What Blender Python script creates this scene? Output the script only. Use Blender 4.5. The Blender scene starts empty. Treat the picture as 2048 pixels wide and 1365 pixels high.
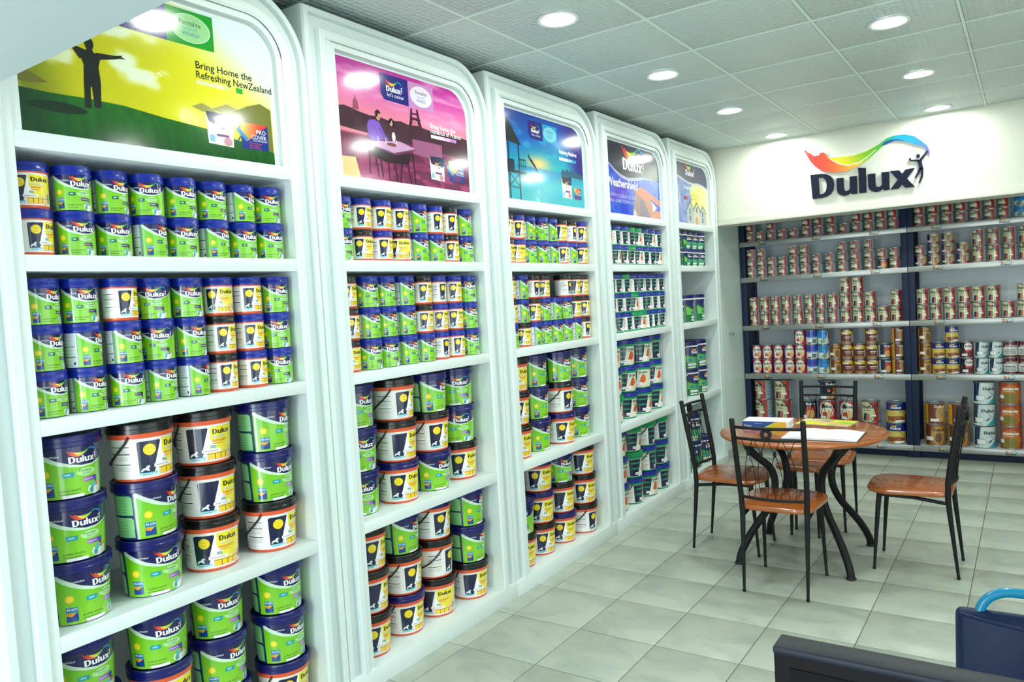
import bpy, bmesh, math, random
import numpy as np
from mathutils import Vector, Matrix
random.seed(7)
PI = math.pi
scene = bpy.context.scene
COL = scene.collection

# ---------------------------------------------------------------- camera, world, light, exposure
CAM = (2.3575, -1.0219, 1.6131)
F_PX, YAW, PITCH, ROLL = 1522.1, 0.6008, -0.0504, -0.0599
cam = bpy.data.cameras.new('camera')
cam.sensor_width = 36.0
cam.lens = 36.0 * F_PX / 2048.0
cam.clip_start = 0.02
cam_o = bpy.data.objects.new('camera', cam)
COL.objects.link(cam_o)
fwd = Vector((-math.sin(YAW) * math.cos(PITCH), math.cos(YAW) * math.cos(PITCH), math.sin(PITCH)))
rgt = Vector((math.cos(YAW), math.sin(YAW), 0))
upv = rgt.cross(fwd)
r2 = rgt * math.cos(ROLL) + upv * math.sin(ROLL)
u2 = -rgt * math.sin(ROLL) + upv * math.cos(ROLL)
cam_o.matrix_world = Matrix(((r2.x, u2.x, -fwd.x, CAM[0]), (r2.y, u2.y, -fwd.y, CAM[1]), (r2.z, u2.z, -fwd.z, CAM[2]), (0, 0, 0, 1)))
scene.camera = cam_o

world = bpy.data.worlds.new('world')
scene.world = world
world.use_nodes = True
world.node_tree.nodes['Background'].inputs[0].default_value = (0.80, 0.92, 1.0, 1)
world.node_tree.nodes['Background'].inputs[1].default_value = 0.6

def area(name, loc, rot, sx, sy, power, col, shape='RECTANGLE', spread=PI):
    L = bpy.data.lights.new(name, 'AREA')
    L.shape = shape
    L.size = sx
    if shape in ('RECTANGLE', 'ELLIPSE'):
        L.size_y = sy
    L.energy = power
    L.color = col
    L.spread = spread
    o = bpy.data.objects.new(name, L)
    COL.objects.link(o)
    o.location = loc
    o.rotation_euler = rot
    return o
# daylight entering by the glazed shop front behind the camera
area('daylight_front', (2.6, -2.52, 1.15), (PI / 2, 0, 0), 2.6, 1.9, 38, (0.84, 0.95, 1.0))
area('daylight_door', (0.95, -2.52, 1.10), (PI / 2, 0, 0), 0.55, 2.0, 42, (0.86, 0.96, 1.0))
area('side_fill', (4.22, 0.9, 1.45), (0, PI / 2, 0), 1.9, 3.6, 30, (0.84, 0.96, 1.0))  # unseen fill light added before the right wall to brighten the shelf fronts
LAMP_W = 6
vs = scene.view_settings
scene.display_settings.display_device = 'sRGB'
vs.view_transform = 'Standard'
vs.look = 'None'
vs.exposure = 0.40
vs.gamma = 1.0
vs.use_curve_mapping = False
try:
    scene.cycles.use_denoising = True
    scene.cycles.denoiser = 'OPENIMAGEDENOISE'
    scene.cycles.max_bounces = 8
    scene.cycles.sample_clamp_indirect = 6.0
except Exception:
    pass

# ---------------------------------------------------------------- constants of the place (metres)
BAY = 1.2296          # pitch of the five display units along the left wall
OPEN = 0.9726         # width of a unit's opening
OPEN5 = 0.8209        # the last unit is narrower
EDGE = 0.1385         # frame width left of the opening
ZTOP = 2.8488
ZRAIL = 2.1375
ZS = [(1.7849, 1.8327), (1.3075, 1.3544), (0.6682, 0.7169)]
ZPL = 0.0851
POST0, POST1 = 2.1854, 2.6944
CEIL = 2.893
FASC = 5.884
DEPTH = 0.46

# ---------------------------------------------------------------- materials
def lin(c):
    return tuple(((x / 255.0) / 12.92 if x <= 10.31 else (((x / 255.0) + 0.055) / 1.055) ** 2.4) for x in c)
MATS = {}
def mat(name, rgb, rough=0.5, metal=0.0, spec=0.5, coat=0.0, noise=0.0, nscale=20.0, bump=0.0, bscale=60.0, emit=0.0, alpha=None):
    if name in MATS:
        return MATS[name]
    m = bpy.data.materials.new(name)
    m.use_nodes = True
    nt = m.node_tree
    b = nt.nodes['Principled BSDF']
    c = lin(rgb) + (1,)
    b.inputs['Base Color'].default_value = c
    b.inputs['Roughness'].default_value = rough
    b.inputs['Metallic'].default_value = metal
    b.inputs['Specular IOR Level'].default_value = spec
    if coat:
        b.inputs['Coat Weight'].default_value = coat
        b.inputs['Coat Roughness'].default_value = 0.06
    if emit:
        b.inputs['Emission Color'].default_value = c
        b.inputs['Emission Strength'].default_value = emit
    tc = nt.nodes.new('ShaderNodeTexCoord')
    n = nt.nodes.new('ShaderNodeTexNoise')
    n.inputs['Scale'].default_value = nscale
    n.inputs['Detail'].default_value = 5
    nt.links.new(tc.outputs['Object'], n.inputs['Vector'])
    if noise:
        mx = nt.nodes.new('ShaderNodeMix')
        mx.data_type = 'RGBA'
        mx.inputs[6].default_value = tuple(x * (1 - noise) for x in c[:3]) + (1,)
        mx.inputs[7].default_value = tuple(min(1, x * (1 + noise)) for x in c[:3]) + (1,)
        nt.links.new(n.outputs['Fac'], mx.inputs[0])
        nt.links.new(mx.outputs[2], b.inputs['Base Color'])
    if bump:
        n2 = nt.nodes.new('ShaderNodeTexNoise')
        n2.inputs['Scale'].default_value = bscale
        nt.links.new(tc.outputs['Object'], n2.inputs['Vector'])
        bp = nt.nodes.new('ShaderNodeBump')
        bp.inputs['Strength'].default_value = bump
        bp.inputs['Distance'].default_value = 0.003
        nt.links.new(n2.outputs['Fac'], bp.inputs['Height'])
        nt.links.new(bp.outputs['Normal'], b.inputs['Normal'])
    MATS[name] = m
    return m

def print_mat(name, rough, coat):
    m = mat(name, (255, 255, 255), rough, coat=coat)
    nt = m.node_tree
    a = nt.nodes.new('ShaderNodeAttribute')
    a.attribute_name = 'col'
    nt.links.new(a.outputs['Color'], nt.nodes['Principled BSDF'].inputs['Base Color'])
    return m
print_mat('printed_label', 0.2, 0.6)
print_mat('printed_poster', 0.12, 0.2)
print_mat('printed_paper', 0.4, 0.0)

mat('white_laminate', (220, 231, 229), 0.32, noise=0.015, nscale=6)
mat('white_interior', (206, 212, 216), 0.45, noise=0.02, nscale=5)
mat('soffit_paint', (192, 206, 212), 0.45, noise=0.01)
mat('wall_paint', (236, 238, 226), 0.6, bump=0.05, bscale=150)
mat('fascia_paint', (220, 221, 207), 0.42, noise=0.01)
mat('alcove_paint', (222, 229, 234), 0.55, noise=0.03, nscale=3)
mat('pale_panel', (216, 233, 229), 0.35, noise=0.02, nscale=3)
mat('post_navy', (24, 38, 70), 0.5, spec=0.3)
mat('brushed_metal', (168, 170, 166), 0.34, metal=0.8, noise=0.05, nscale=12)
mat('steel', (180, 182, 184), 0.25, metal=0.95)
mat('tin_metal', (168, 172, 176), 0.3, metal=0.85)
mat('lid_blue', (12, 38, 144), 0.28, coat=0.1, noise=0.04)
mat('lid_navy', (14, 20, 96), 0.25, coat=0.1, noise=0.04)
mat('lid_black', (14, 14, 17), 0.25, coat=0.1, noise=0.05)
mat('lid_green', (10, 140, 80), 0.28, noise=0.04)
mat('pail_white', (238, 236, 232), 0.3, noise=0.01)
mat('pail_green', (112, 196, 36), 0.28, noise=0.03)
mat('pail_darkgreen', (10, 96, 62), 0.3, noise=0.03)
mat('pail_orange', (226, 92, 52), 0.3, noise=0.03)
mat('pail_rimgreen', (14, 150, 92), 0.3, noise=0.03)
mat('pail_navy', (26, 36, 116), 0.28, noise=0.03)
mat('wire_dark', (46, 40, 42), 0.35)
mat('black_steel', (14, 15, 18), 0.5, spec=0.3, noise=0.08, nscale=40)
mat('blue_tube', (0, 128, 168), 0.25, coat=0.3)
mat('blue_vinyl', (2, 28, 66), 0.5, spec=0.3, bump=0.1, bscale=300)
mat('black_plastic', (5, 5, 7), 0.6, spec=0.15)
mat('grey_plastic', (16, 24, 38), 0.5, spec=0.3)
mat('desk_top', (180, 170, 155), 0.4, noise=0.04)
mat('paper_white', (238, 240, 240), 0.5)
mat('cover_dark', (40, 36, 40), 0.4)
mat('ink_navy', (4, 14, 42), 0.5, spec=0.25)
mat('rubber', (20, 20, 20), 0.7)
mat('grout', (112, 108, 88), 0.8, noise=0.05)
mat('lamp_ring', (236, 238, 238), 0.35)
mat('ceiling_bar', (226, 240, 231), 0.45)
mat('glass', (220, 240, 240), 0.02)
b = MATS['glass'].node_tree.nodes['Principled BSDF']
b.inputs['Transmission Weight'].default_value = 1.0
b.inputs['IOR'].default_value = 1.02

def wood_mat():
    m = mat('seat_wood', (178, 92, 44), 0.22, coat=0.6)
    nt = m.node_tree
    b = nt.nodes['Principled BSDF']
    tc = nt.nodes.new('ShaderNodeTexCoord')
    mp = nt.nodes.new('ShaderNodeMapping')
    mp.inputs['Scale'].default_value = (2, 18, 18)
    n = nt.nodes.new('ShaderNodeTexNoise')
    n.inputs['Scale'].default_value = 2.2
    n.inputs['Detail'].default_value = 2
    r = nt.nodes.new('ShaderNodeValToRGB')
    r.color_ramp.elements[0].position = 0.3
    r.color_ramp.elements[0].color = lin((158, 84, 34)) + (1,)
    r.color_ramp.elements[1].position = 0.75
    r.color_ramp.elements[1].color = lin((172, 95, 39)) + (1,)
    nt.links.new(tc.outputs['Object'], mp.inputs[0])
    nt.links.new(mp.outputs[0], n.inputs['Vector'])
    nt.links.new(n.outputs['Fac'], r.inputs[0])
    nt.links.new(r.outputs[0], b.inputs['Base Color'])
wood_mat()

def tile_mat():
    m = mat('floor_tile_marble', (190, 196, 176), 0.32, spec=0.4)
    nt = m.node_tree
    b = nt.nodes['Principled BSDF']
    g = nt.nodes.new('ShaderNodeNewGeometry')
    oi = nt.nodes.new('ShaderNodeObjectInfo')
    add = nt.nodes.new('ShaderNodeVectorMath')
    add.operation = 'MULTIPLY_ADD'
    add.inputs[1].default_value = (1, 1, 1)
    sc = nt.nodes.new('ShaderNodeVectorMath')
    sc.operation = 'SCALE'
    sc.inputs[0].default_value = (31, 17, 9)
    nt.links.new(oi.outputs['Random'], sc.inputs['Scale'])
    nt.links.new(g.outputs['Position'], add.inputs[0])
    nt.links.new(sc.outputs[0], add.inputs[2])
    mp = nt.nodes.new('ShaderNodeMapping')
    mp.inputs['Scale'].default_value = (1.3, 2.3, 1)
    mp.inputs['Rotation'].default_value = (0, 0, 0.35)
    nt.links.new(add.outputs[0], mp.inputs[0])
    n = nt.nodes.new('ShaderNodeTexNoise')
    n.inputs['Scale'].default_value = 2.6
    n.inputs['Detail'].default_value = 7
    n.inputs['Roughness'].default_value = 0.62
    n.inputs['Distortion'].default_value = 0.5
    nt.links.new(mp.outputs[0], n.inputs['Vector'])
    r = nt.nodes.new('ShaderNodeValToRGB')
    r.color_ramp.elements[0].position = 0.25
    r.color_ramp.elements[0].color = lin((150, 161, 151)) + (1,)
    r.color_ramp.elements[1].position = 0.55
    r.color_ramp.elements[1].color = lin((176, 184, 170)) + (1,)
    nt.links.new(n.outputs['Fac'], r.inputs[0])
    nt.links.new(r.outputs[0], b.inputs['Base Color'])
tile_mat()

def ceil_mat():
    m = mat('ceiling_tile_emboss', (198, 211, 210), 0.42)
    nt = m.node_tree
    b = nt.nodes['Principled BSDF']
    g = nt.nodes.new('ShaderNodeNewGeometry')
    v = nt.nodes.new('ShaderNodeTexVoronoi')
    v.inputs['Scale'].default_value = 34
    v.inputs['Randomness'].default_value = 0.25
    nt.links.new(g.outputs['Position'], v.inputs['Vector'])
    bp = nt.nodes.new('ShaderNodeBump')
    bp.inputs['Strength'].default_value = 0.8
    bp.inputs['Distance'].default_value = 0.010
    nt.links.new(v.outputs['Distance'], bp.inputs['Height'])
    nt.links.new(bp.outputs['Normal'], b.inputs['Normal'])
ceil_mat()

# ---------------------------------------------------------------- object helpers
def mk(name, mesh, material=None, parent=None, loc=None, rot=None):
    o = bpy.data.objects.new(name, mesh)
    COL.objects.link(o)
    if material and mesh is not None and not mesh.materials:
        mesh.materials.append(MATS[material])
    if parent:
        o.parent = parent
    if loc is not None:
        o.location = loc
    if rot is not None:
        o.rotation_euler = (0, 0, rot) if not hasattr(rot, '__len__') else rot
    return o
def empty(name, loc=(0, 0, 0), rot=0.0):
    return mk(name, None, loc=loc, rot=rot)
def tag(o, label=None, cat=None, group=None, kind=None):
    if label: o['label'] = label
    if cat: o['category'] = cat
    if group: o['group'] = group
    if kind: o['kind'] = kind
    return o
def copy_tree(o, parent=None):
    c = o.copy()
    COL.objects.link(c)
    c.parent = parent
    for ch in list(o.children):
        copy_tree(ch, c)
    return c
def finish(bm, name, smooth=False, angle=0.6):
    me = bpy.data.meshes.new(name)
    bm.normal_update()
    bm.to_mesh(me)
    bm.free()
    if smooth:
        for p in me.polygons: p.use_smooth = True
        try: me.set_sharp_from_angle(angle=angle)
        except Exception: pass
    return me
def add_box(bm, x0, x1, y0, y1, z0, z1, mi=0):
    vs_ = [bm.verts.new(c) for c in ((x0, y0, z0), (x1, y0, z0), (x1, y1, z0), (x0, y1, z0), (x0, y0, z1), (x1, y0, z1), (x1, y1, z1), (x0, y1, z1))]
    for f in ((0, 3, 2, 1), (4, 5, 6, 7), (0, 1, 5, 4), (1, 2, 6, 5), (2, 3, 7, 6), (3, 0, 4, 7)):
        bm.faces.new([vs_[i] for i in f]).material_index = mi
def box(name, x0, x1, y0, y1, z0, z1, bevel=0.0):
    bm = bmesh.new()
    add_box(bm, x0, x1, y0, y1, z0, z1)
    if bevel:
        bmesh.ops.bevel(bm, geom=bm.edges[:], offset=bevel, segments=2, affect='EDGES', profile=0.5)
    return finish(bm, name, bool(bevel))
def lathe(name, prof, seg=36, mats=None, cap_bottom=True, cap_top=True):
    """prof: list of (r, z, material index of the band that starts here)"""
    bm = bmesh.new()
    rings = []
    for p in prof:
        rings.append([bm.verts.new((p[0] * math.cos(2 * PI * k / seg), p[0] * math.sin(2 * PI * k / seg), p[1])) for k in range(seg)])
    for i in range(len(prof) - 1):
        for k in range(seg):
            f = bm.faces.new((rings[i][k], rings[i][(k + 1) % seg], rings[i + 1][(k + 1) % seg], rings[i + 1][k]))
            f.material_index = prof[i][2] if len(prof[i]) > 2 else 0
    if cap_bottom:
        bm.faces.new(rings[0][::-1])
    if cap_top:
        bm.faces.new(rings[-1]).material_index = prof[-1][2] if len(prof[-1]) > 2 else 0
    me = finish(bm, name, True, 0.7)
    for m in mats or []:
        me.materials.append(MATS[m])
    return me
def add_tube(bm, pts, rad, seg=8, closed=False):
    pts = [Vector(p) for p in pts]
    n = len(pts)
    rad = rad if hasattr(rad, '__len__') else [rad] * n
    rings = []
    prev = None
    for i, p in enumerate(pts):
        if closed:
            t = pts[(i + 1) % n] - pts[i - 1]
        else:
            t = pts[min(i + 1, n - 1)] - pts[max(i - 1, 0)]
        t.normalize()
        if prev is None:
            a = Vector((0, 0, 1)) if abs(t.z) < 0.9 else Vector((1, 0, 0))
            nx = t.cross(a).normalized()
        else:
            nx = (prev - t * prev.dot(t)).normalized()
        prev = nx
        ny = t.cross(nx)
        rings.append([bm.verts.new(p + (nx * math.cos(2 * PI * k / seg) + ny * math.sin(2 * PI * k / seg)) * rad[i]) for k in range(seg)])
    for i in range(n if closed else n - 1):
        a, b_ = rings[i], rings[(i + 1) % n]
        for k in range(seg):
            bm.faces.new((a[k], a[(k + 1) % seg], b_[(k + 1) % seg], b_[k]))
    if not closed:
        bm.faces.new(rings[0][::-1])
        bm.faces.new(rings[-1])
def tube(name, pts, rad, seg=8, closed=False):
    bm = bmesh.new()
    add_tube(bm, pts, rad, seg, closed)
    bmesh.ops.recalc_face_normals(bm, faces=bm.faces[:])
    return finish(bm, name, True, 0.9)
def smooth_path(pts, n=6):
    P = [Vector(p) for p in pts]
    P = [2 * P[0] - P[1]] + P + [2 * P[-1] - P[-2]]
    out = []
    for i in range(1, len(P) - 2):
        for k in range(n):
            t = k / n
            a, b_, c, d = P[i - 1], P[i], P[i + 1], P[i + 2]
            out.append(0.5 * ((2 * b_) + (c - a) * t + (2 * a - 5 * b_ + 4 * c - d) * t * t + (3 * b_ - a - 3 * c + d) * t ** 3))
    out.append(P[-2])
    return out

# ---------------------------------------------------------------- flat print: 2D shapes laid on a flat or round surface
TXT = {}
def text2d(body, size=1.0, align='LEFT', bold=0.0):
    key = (body, align, bold)
    if key not in TXT:
        cu = bpy.data.curves.new('t', 'FONT')
        cu.body = body
        cu.resolution_u = 2
        cu.align_x = align
        cu.offset = bold
        o = bpy.data.objects.new('t', cu)
        COL.objects.link(o)
        dg = bpy.context.evaluated_depsgraph_get()
        me = o.evaluated_get(dg).to_mesh()
        TXT[key] = ([(v.co.x, v.co.y) for v in me.vertices], [tuple(p.vertices) for p in me.polygons])
        o.evaluated_get(dg).to_mesh_clear()
        bpy.data.objects.remove(o)
        bpy.data.curves.remove(cu)
    v, f = TXT[key]
    return [(x * size, y * size) for x, y in v], f

class Print:
    def __init__(s):
        s.shapes = []          # (verts2d, faces, colour or function, layer)
    def poly(s, pts, col, layer=0):
        s.shapes.append((list(pts), [tuple(range(len(pts)))], col, layer)); return s
    def rect(s, u0, u1, v0, v1, col, layer=0):
        return s.poly([(u0, v0), (u1, v0), (u1, v1), (u0, v1)], col, layer)
    def disc(s, u, v, ru, rv, col, layer=0, n=20):
        return s.poly([(u + ru * math.cos(2 * PI * k / n), v + rv * math.sin(2 * PI * k / n)) for k in range(n)], col, layer)
    def ring(s, u, v, ru, rv, w, col, layer=0, n=20):
        k_ = 1 - w / ru
        a = [(u + ru * math.cos(2 * PI * k / n), v + rv * math.sin(2 * PI * k / n)) for k in range(n)]
        b_ = [(u + ru * k_ * math.cos(2 * PI * k / n), v + rv * k_ * math.sin(2 * PI * k / n)) for k in range(n)]
        s.shapes.append((a + b_, [(k, (k + 1) % n, n + (k + 1) % n, n + k) for k in range(n)], col, layer)); return s
    def stroke(s, p, q, w0, w1, col, layer=0):
        d = Vector((q[0] - p[0], q[1] - p[1])); n = Vector((-d.y, d.x)).normalized()
        return s.poly([(p[0] - n.x * w0 / 2, p[1] - n.y * w0 / 2), (q[0] - n.x * w1 / 2, q[1] - n.y * w1 / 2), (q[0] + n.x * w1 / 2, q[1] + n.y * w1 / 2), (p[0] + n.x * w0 / 2, p[1] + n.y * w0 / 2)], col, layer)
    def path(s, pts, w, col, layer=0):
        for a, b_ in zip(pts, pts[1:]): s.stroke(a, b_, w, w, col, layer)
        return s
    def mesh(s, v, f, col, layer=0, off=(0, 0), sc=1.0):
        s.shapes.append(([(off[0] + x * sc, off[1] + y * sc) for x, y in v], f, col, layer)); return s
    def text(s, body, u, v, size, col, layer=0, align='LEFT', sx=1.0, bold=0.0):
        a, f = text2d(body, size, align, bold)
        s.shapes.append(([(u + x * sx, v + y) for x, y in a], f, col, layer)); return s
    def build(s, name, mapf, ucuts=(), vcuts=(), material='printed_label', gridonly=None):
        bm = bmesh.new()
        for i, (v, fs, col, layer) in enumerate(s.shapes):
            bv = [bm.verts.new((x, y, layer + .3 * i / len(s.shapes))) for x, y in v]
            for f in fs:
                try: bm.faces.new([bv[k] for k in f]).material_index = i
                except ValueError: pass
        big = [f for f in bm.faces if len(f.verts) > 4]
        bm.normal_update()
        if big: bmesh.ops.triangulate(bm, faces=big, ngon_method='EAR_CLIP')
        for u in ucuts:
            bmesh.ops.bisect_plane(bm, geom=bm.verts[:] + bm.edges[:] + bm.faces[:], plane_co=(u, 0, 0), plane_no=(1, 0, 0), dist=1e-7)
        for v in vcuts:
            g = [f for f in bm.faces if f.material_index == 0]
            e = {e for f in g for e in f.edges}; w = {x for f in g for x in f.verts}
            bmesh.ops.bisect_plane(bm, geom=list(w) + list(e) + g, plane_co=(0, v, 0), plane_no=(0, 1, 0), dist=1e-7)
        for f in bm.faces:
            f.normal_update()
            if f.normal.z < 0: f.normal_flip()
        bm.verts.index_update()
        vv = [tuple(v.co) for v in bm.verts]
        pos, nor = [], []
        for x in vv:
            p_, n_ = mapf(*x); pos.append(p_); nor.append(n_)
        faces = [[v.index for v in f.verts] for f in bm.faces]
        cols = []
        cache = {}
        for f in bm.faces:
            c = s.shapes[f.material_index][2]
            for v in f.verts:
                if callable(c):
                    rgb = c(v.co.x, v.co.y)
                else:
                    rgb = c
                k = tuple(round(q, 1) for q in rgb)
                if k not in cache: cache[k] = lin(k)
                cols.extend(cache[k] + (1.0,))
        bm.free()
        me = bpy.data.meshes.new(name)
        me.from_pydata(pos, [], faces)
        at = me.color_attributes.new('col', 'FLOAT_COLOR', 'CORNER')
        at.data.foreach_set('color', cols)
        for p in me.polygons: p.use_smooth = True
        me.normals_split_custom_set_from_vertices(nor)
        me.materials.append(MATS[material])
        return me

def round_map(rfun, r0, seg, step=0.00022):
    """u in degrees, v in metres above the base -> the faceted wall of a lathe with seg sides"""
    da = 360.0 / seg
    def f(u, v, layer):
        k = math.floor(u / da + 1e-6)
        t = u / da - k
        a0, a1 = math.radians(k * da), math.radians((k + 1) * da)
        r = rfun(v) + 0.0003 + layer * step
        x = (1 - t) * math.cos(a0) + t * math.cos(a1)
        y = (1 - t) * math.sin(a0) + t * math.sin(a1)
        an = math.radians(u)
        return (x * r, y * r, v), (math.cos(an), math.sin(an), 0)
    return f

# the wordmark, cap height 1, baseline 0
_D_out = [(0.05, 0), (0.42, 0), (0.62, .03), (0.78, .12), (0.89, .28), (0.92, .5), (0.89, .72), (0.78, .88), (0.62, .97), (.42, 1.0), (0.0, 1.02)]
_D_in = [(0.33, .15), (0.42, .15), (.50, .17), (.57, .23), (.62, .34), (.64, .5), (.62, .66), (.57, .77), (.50, .83), (.42, .85), (.31, .85)]
_U = [(0, .73), (.27, .72), (.27, .30), (.29, .20), (.36, .155), (.44, .17), (.51, .23), (.51, .73), (.78, .72), (.78, .0), (.57, .0), (.54, .08), (.42, -.01), (.28, -.03), (.12, .02), (.03, .12), (.0, .26)]
_L = [(-.02, 1.05), (.27, 1.0), (.27, 0), (0, 0), (0, .9)]
_X1 = [(-.02, .74), (.32, .72), (.86, 0), (.52, 0)]
_X2 = [(.55, .72), (.88, .74), (.28, 0), (-.02, 0)]
def wordmark_shapes():
    out = []
    n = len(_D_out)
    out.append((_D_out + _D_in, [(k, (k + 1) % n, n + (k + 1) % n, n + k) for k in range(n)]))
    for pts, dx in ((_U, 1.03), (_L, 1.89), (_U, 2.24), (_X1, 3.07), (_X2, 3.07)):
        out.append(([(x + dx, y) for x, y in pts], [tuple(range(len(pts)))]))
    return out
def _zu(p):
    return ((p[0] - 668) / 172.0, (517 - .122 * (p[0] - 668) - p[1]) / 160.0)
SW_UP = [_zu(p) for p in [(632, 183), (665, 206), (700, 228), (735, 210), (765, 204), (800, 236), (880, 238), (960, 230), (1050, 203), (1130, 163), (1180, 125), (1230, 108), (1290, 103), (1350, 115), (1395, 148), (1428, 178), (1441, 215)]]
SW_LO = [_zu(p) for p in [(630, 192), (645, 215), (668, 258), (695, 290), (725, 314), (760, 330), (840, 342), (920, 332), (1000, 296), (1065, 252), (1120, 204), (1165, 164), (1230, 137), (1305, 150), (1362, 172), (1412, 186), (1439, 240)]]
def mixc(a, b_, t):
    t = max(0, min(1, t)); return tuple(x + (y - x) * t for x, y in zip(a, b_))
SW_RAMP = [(-.3, (176, 40, 36)), (.4, (214, 54, 38)), (1.0, (238, 130, 34)), (1.6, (240, 205, 40)), (2.2, (170, 205, 34)), (2.8, (52, 160, 52)), (3.3, (20, 160, 170)), (3.9, (16, 120, 220)), (4.5, (76, 60, 186))]
def ramp(R, x):
    if x <= R[0][0]: return R[0][1]
    for (a, ca), (b_, cb) in zip(R, R[1:]):
        if x <= b_: return mixc(ca, cb, (x - a) / (b_ - a))
    return R[-1][1]
SW_MID = [_zu(p) for p in [(768, 206), (790, 232), (820, 258), (870, 284), (930, 294), (1000, 274), (1060, 236), (1110, 196), (1140, 168)]]
SW_FRONT = SW_LO[:9] + SW_MID[::-1][3:] + [_zu(p) for p in [(765, 204), (735, 208), (737, 222), (714, 224), (700, 228), (672, 208), (650, 204), (652, 196)]] + [SW_UP[0]]
SW_BACK = SW_MID[1:] + [_zu(p) for p in [(1130, 163), (1050, 203), (960, 230), (880, 238), (808, 237)]]
SW_LEAD = [_zu((1000, 297))] + SW_LO[9:] + SW_UP[::-1][:8] + SW_MID[::-1][:4]
SW_FOLD = [_zu(p) for p in [(1143, 172), (1165, 150), (1205, 134), (1250, 131), (1300, 148), (1235, 139), (1190, 155), (1165, 166)]]
SW_RED = [(-.3, (170, 38, 34)), (.35, (206, 50, 36)), (.9, (226, 90, 34)), (1.5, (240, 158, 44)), (2.1, (244, 204, 70))]
SW_GRN = [(.75, (244, 222, 40)), (1.5, (220, 216, 24)), (2.1, (140, 196, 24)), (2.8, (70, 168, 34))]
SW_BLU = [(1.9, (210, 214, 60)), (2.4, (110, 186, 40)), (2.9, (60, 176, 70)), (3.3, (16, 168, 190)), (3.9, (16, 116, 220)), (4.3, (34, 84, 214)), (4.5, (84, 60, 190))]
SW_BANDS = [(SW_BACK, SW_GRN, 0), (SW_LEAD, SW_BLU, 1), (SW_FRONT, SW_RED, 1), (SW_FOLD, [(2.7, (10, 60, 150)), (3.7, (14, 80, 190))], 2)]
SW_HI = SW_MID[1:8]
def swoosh_into(P, u, v, h, us, layer):
    for pts, R_, dl in SW_BANDS:
        P.poly([(u + x * h * us, v + y * h) for x, y in pts], (lambda a, b_, R_=R_: ramp(R_, (a - u) / (h * us))), layer + dl)
    for a, b_ in zip(SW_HI, SW_HI[1:]):
        P.poly([(u + x * h * us, v + y * h) for x, y in ((a[0], a[1] - .018), (b_[0], b_[1] - .018), (b_[0], b_[1] + .018), (a[0], a[1] + .018))], (250, 246, 225), layer + 2)
MAN_STROKES = [((4.12, 1.02), (4.18, .66), .15, .13), ((4.12, 1.0), (3.80, 1.06), .07, .05), ((3.80, 1.06), (3.78, 1.16), .05, .04), ((4.15, 1.02), (4.42, 1.34), .08, .05), ((4.16, .70), (3.95, .34), .10, .04), ((4.2, .70), (4.2, .36), .1, .07), ((4.2, .38), (4.08, .12), .07, .04)]
def emblem(P, u, v, h, ink, layer=0, man=True, us=1.0, swoosh=True, letters=True):
    """place wordmark + swoosh in a Print; us converts metres to the u unit"""
    if letters:
        for vv, ff in wordmark_shapes():
            P.shapes.append(([(u + x * h * us, v + y * h) for x, y in vv], ff, ink, layer))
    if swoosh:
        swoosh_into(P, u, v, h, us, layer)
    if man:
        for a, b_, w0, w1 in MAN_STROKES:
            d = Vector((b_[0] - a[0], b_[1] - a[1])); n = Vector((-d.y, d.x)).normalized()
            pts = [(a[0] - n.x * w0 / 2, a[1] - n.y * w0 / 2), (b_[0] - n.x * w1 / 2, b_[1] - n.y * w1 / 2), (b_[0] + n.x * w1 / 2, b_[1] + n.y * w1 / 2), (a[0] + n.x * w0 / 2, a[1] + n.y * w0 / 2)]
            P.poly([(u + x * h * us, v + y * h) for x, y in pts], ink, layer)
        P.disc(u + 4.08 * h * us, v + 1.18 * h, .06 * h * us, .065 * h, ink, layer, 10)
    return P

# ---------------------------------------------------------------- room shell
def slab(name, x0, x1, y0, y1, z0, z1, m):
    o = mk(name, box(name, x0, x1, y0, y1, z0, z1), m)
    return tag(o, kind='structure')
XR, YF, YB = 4.3, -2.6, 7.0
floor = slab('floor', -0.52, XR, YF, YB, -0.06, -0.0035, 'grout')
tag(floor, 'pale marbled square floor tiles with thin grout lines')
TX, TY = 0.392, 0.409
tile_me = box('floor_tile', 0.0021, TX - 0.0021, 0.0021, TY - 0.0021, -0.0045, 0.0, 0.0008)
tile_me.materials.append(MATS['floor_tile_marble'])
i0, i1 = -2, 10
for i in range(i0, i1):
    for j in range(-7, 12):
        x, y = 0.5 + TX * i, 2.125 + TY * j
        if x < -0.52 or x + TX > XR or y + TY > YB: continue
        mk('floor_tile', tile_me, parent=floor, loc=(x, y, 0))
ceiling = slab('ceiling', -0.52, XR, -0.2, YB, CEIL + 0.012, CEIL + 0.07, 'ceiling_bar')
tag(ceiling, 'suspended ceiling of embossed white square tiles')
ct_me = box('ceiling_tile', 0.009, 0.591, 0.009, 0.591, 0.0, 0.011, 0.002)
ct_me.materials.append(MATS['ceiling_tile_emboss'])
for i in range(-1, 6):
    for j in range(-10, 2):
        x, y = 0.3012 + 0.6 * i, 5.3665 + 0.6 * j
        if y < -0.7 or (i, j) == (9, 9): continue
        mk('ceiling_tile', ct_me, parent=ceiling, loc=(x, y, CEIL))
bar_x = box('grid_bar', -0.007, 0.007, -0.2, 6.5, -0.002, 0.012)
bar_x.materials.append(MATS['ceiling_bar'])
bar_y = box('grid_bar', -0.3, XR, -0.007, 0.007, -0.002, 0.012)
bar_y.materials.append(MATS['ceiling_bar'])
for i in range(-1, 7): mk('grid_bar', bar_x, parent=ceiling, loc=(0.3012 + 0.6 * i, 0, CEIL - 0.0005))
for j in range(-9, 2): mk('grid_bar', bar_y, parent=ceiling, loc=(0, 5.3665 + 0.6 * j, CEIL))
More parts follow.
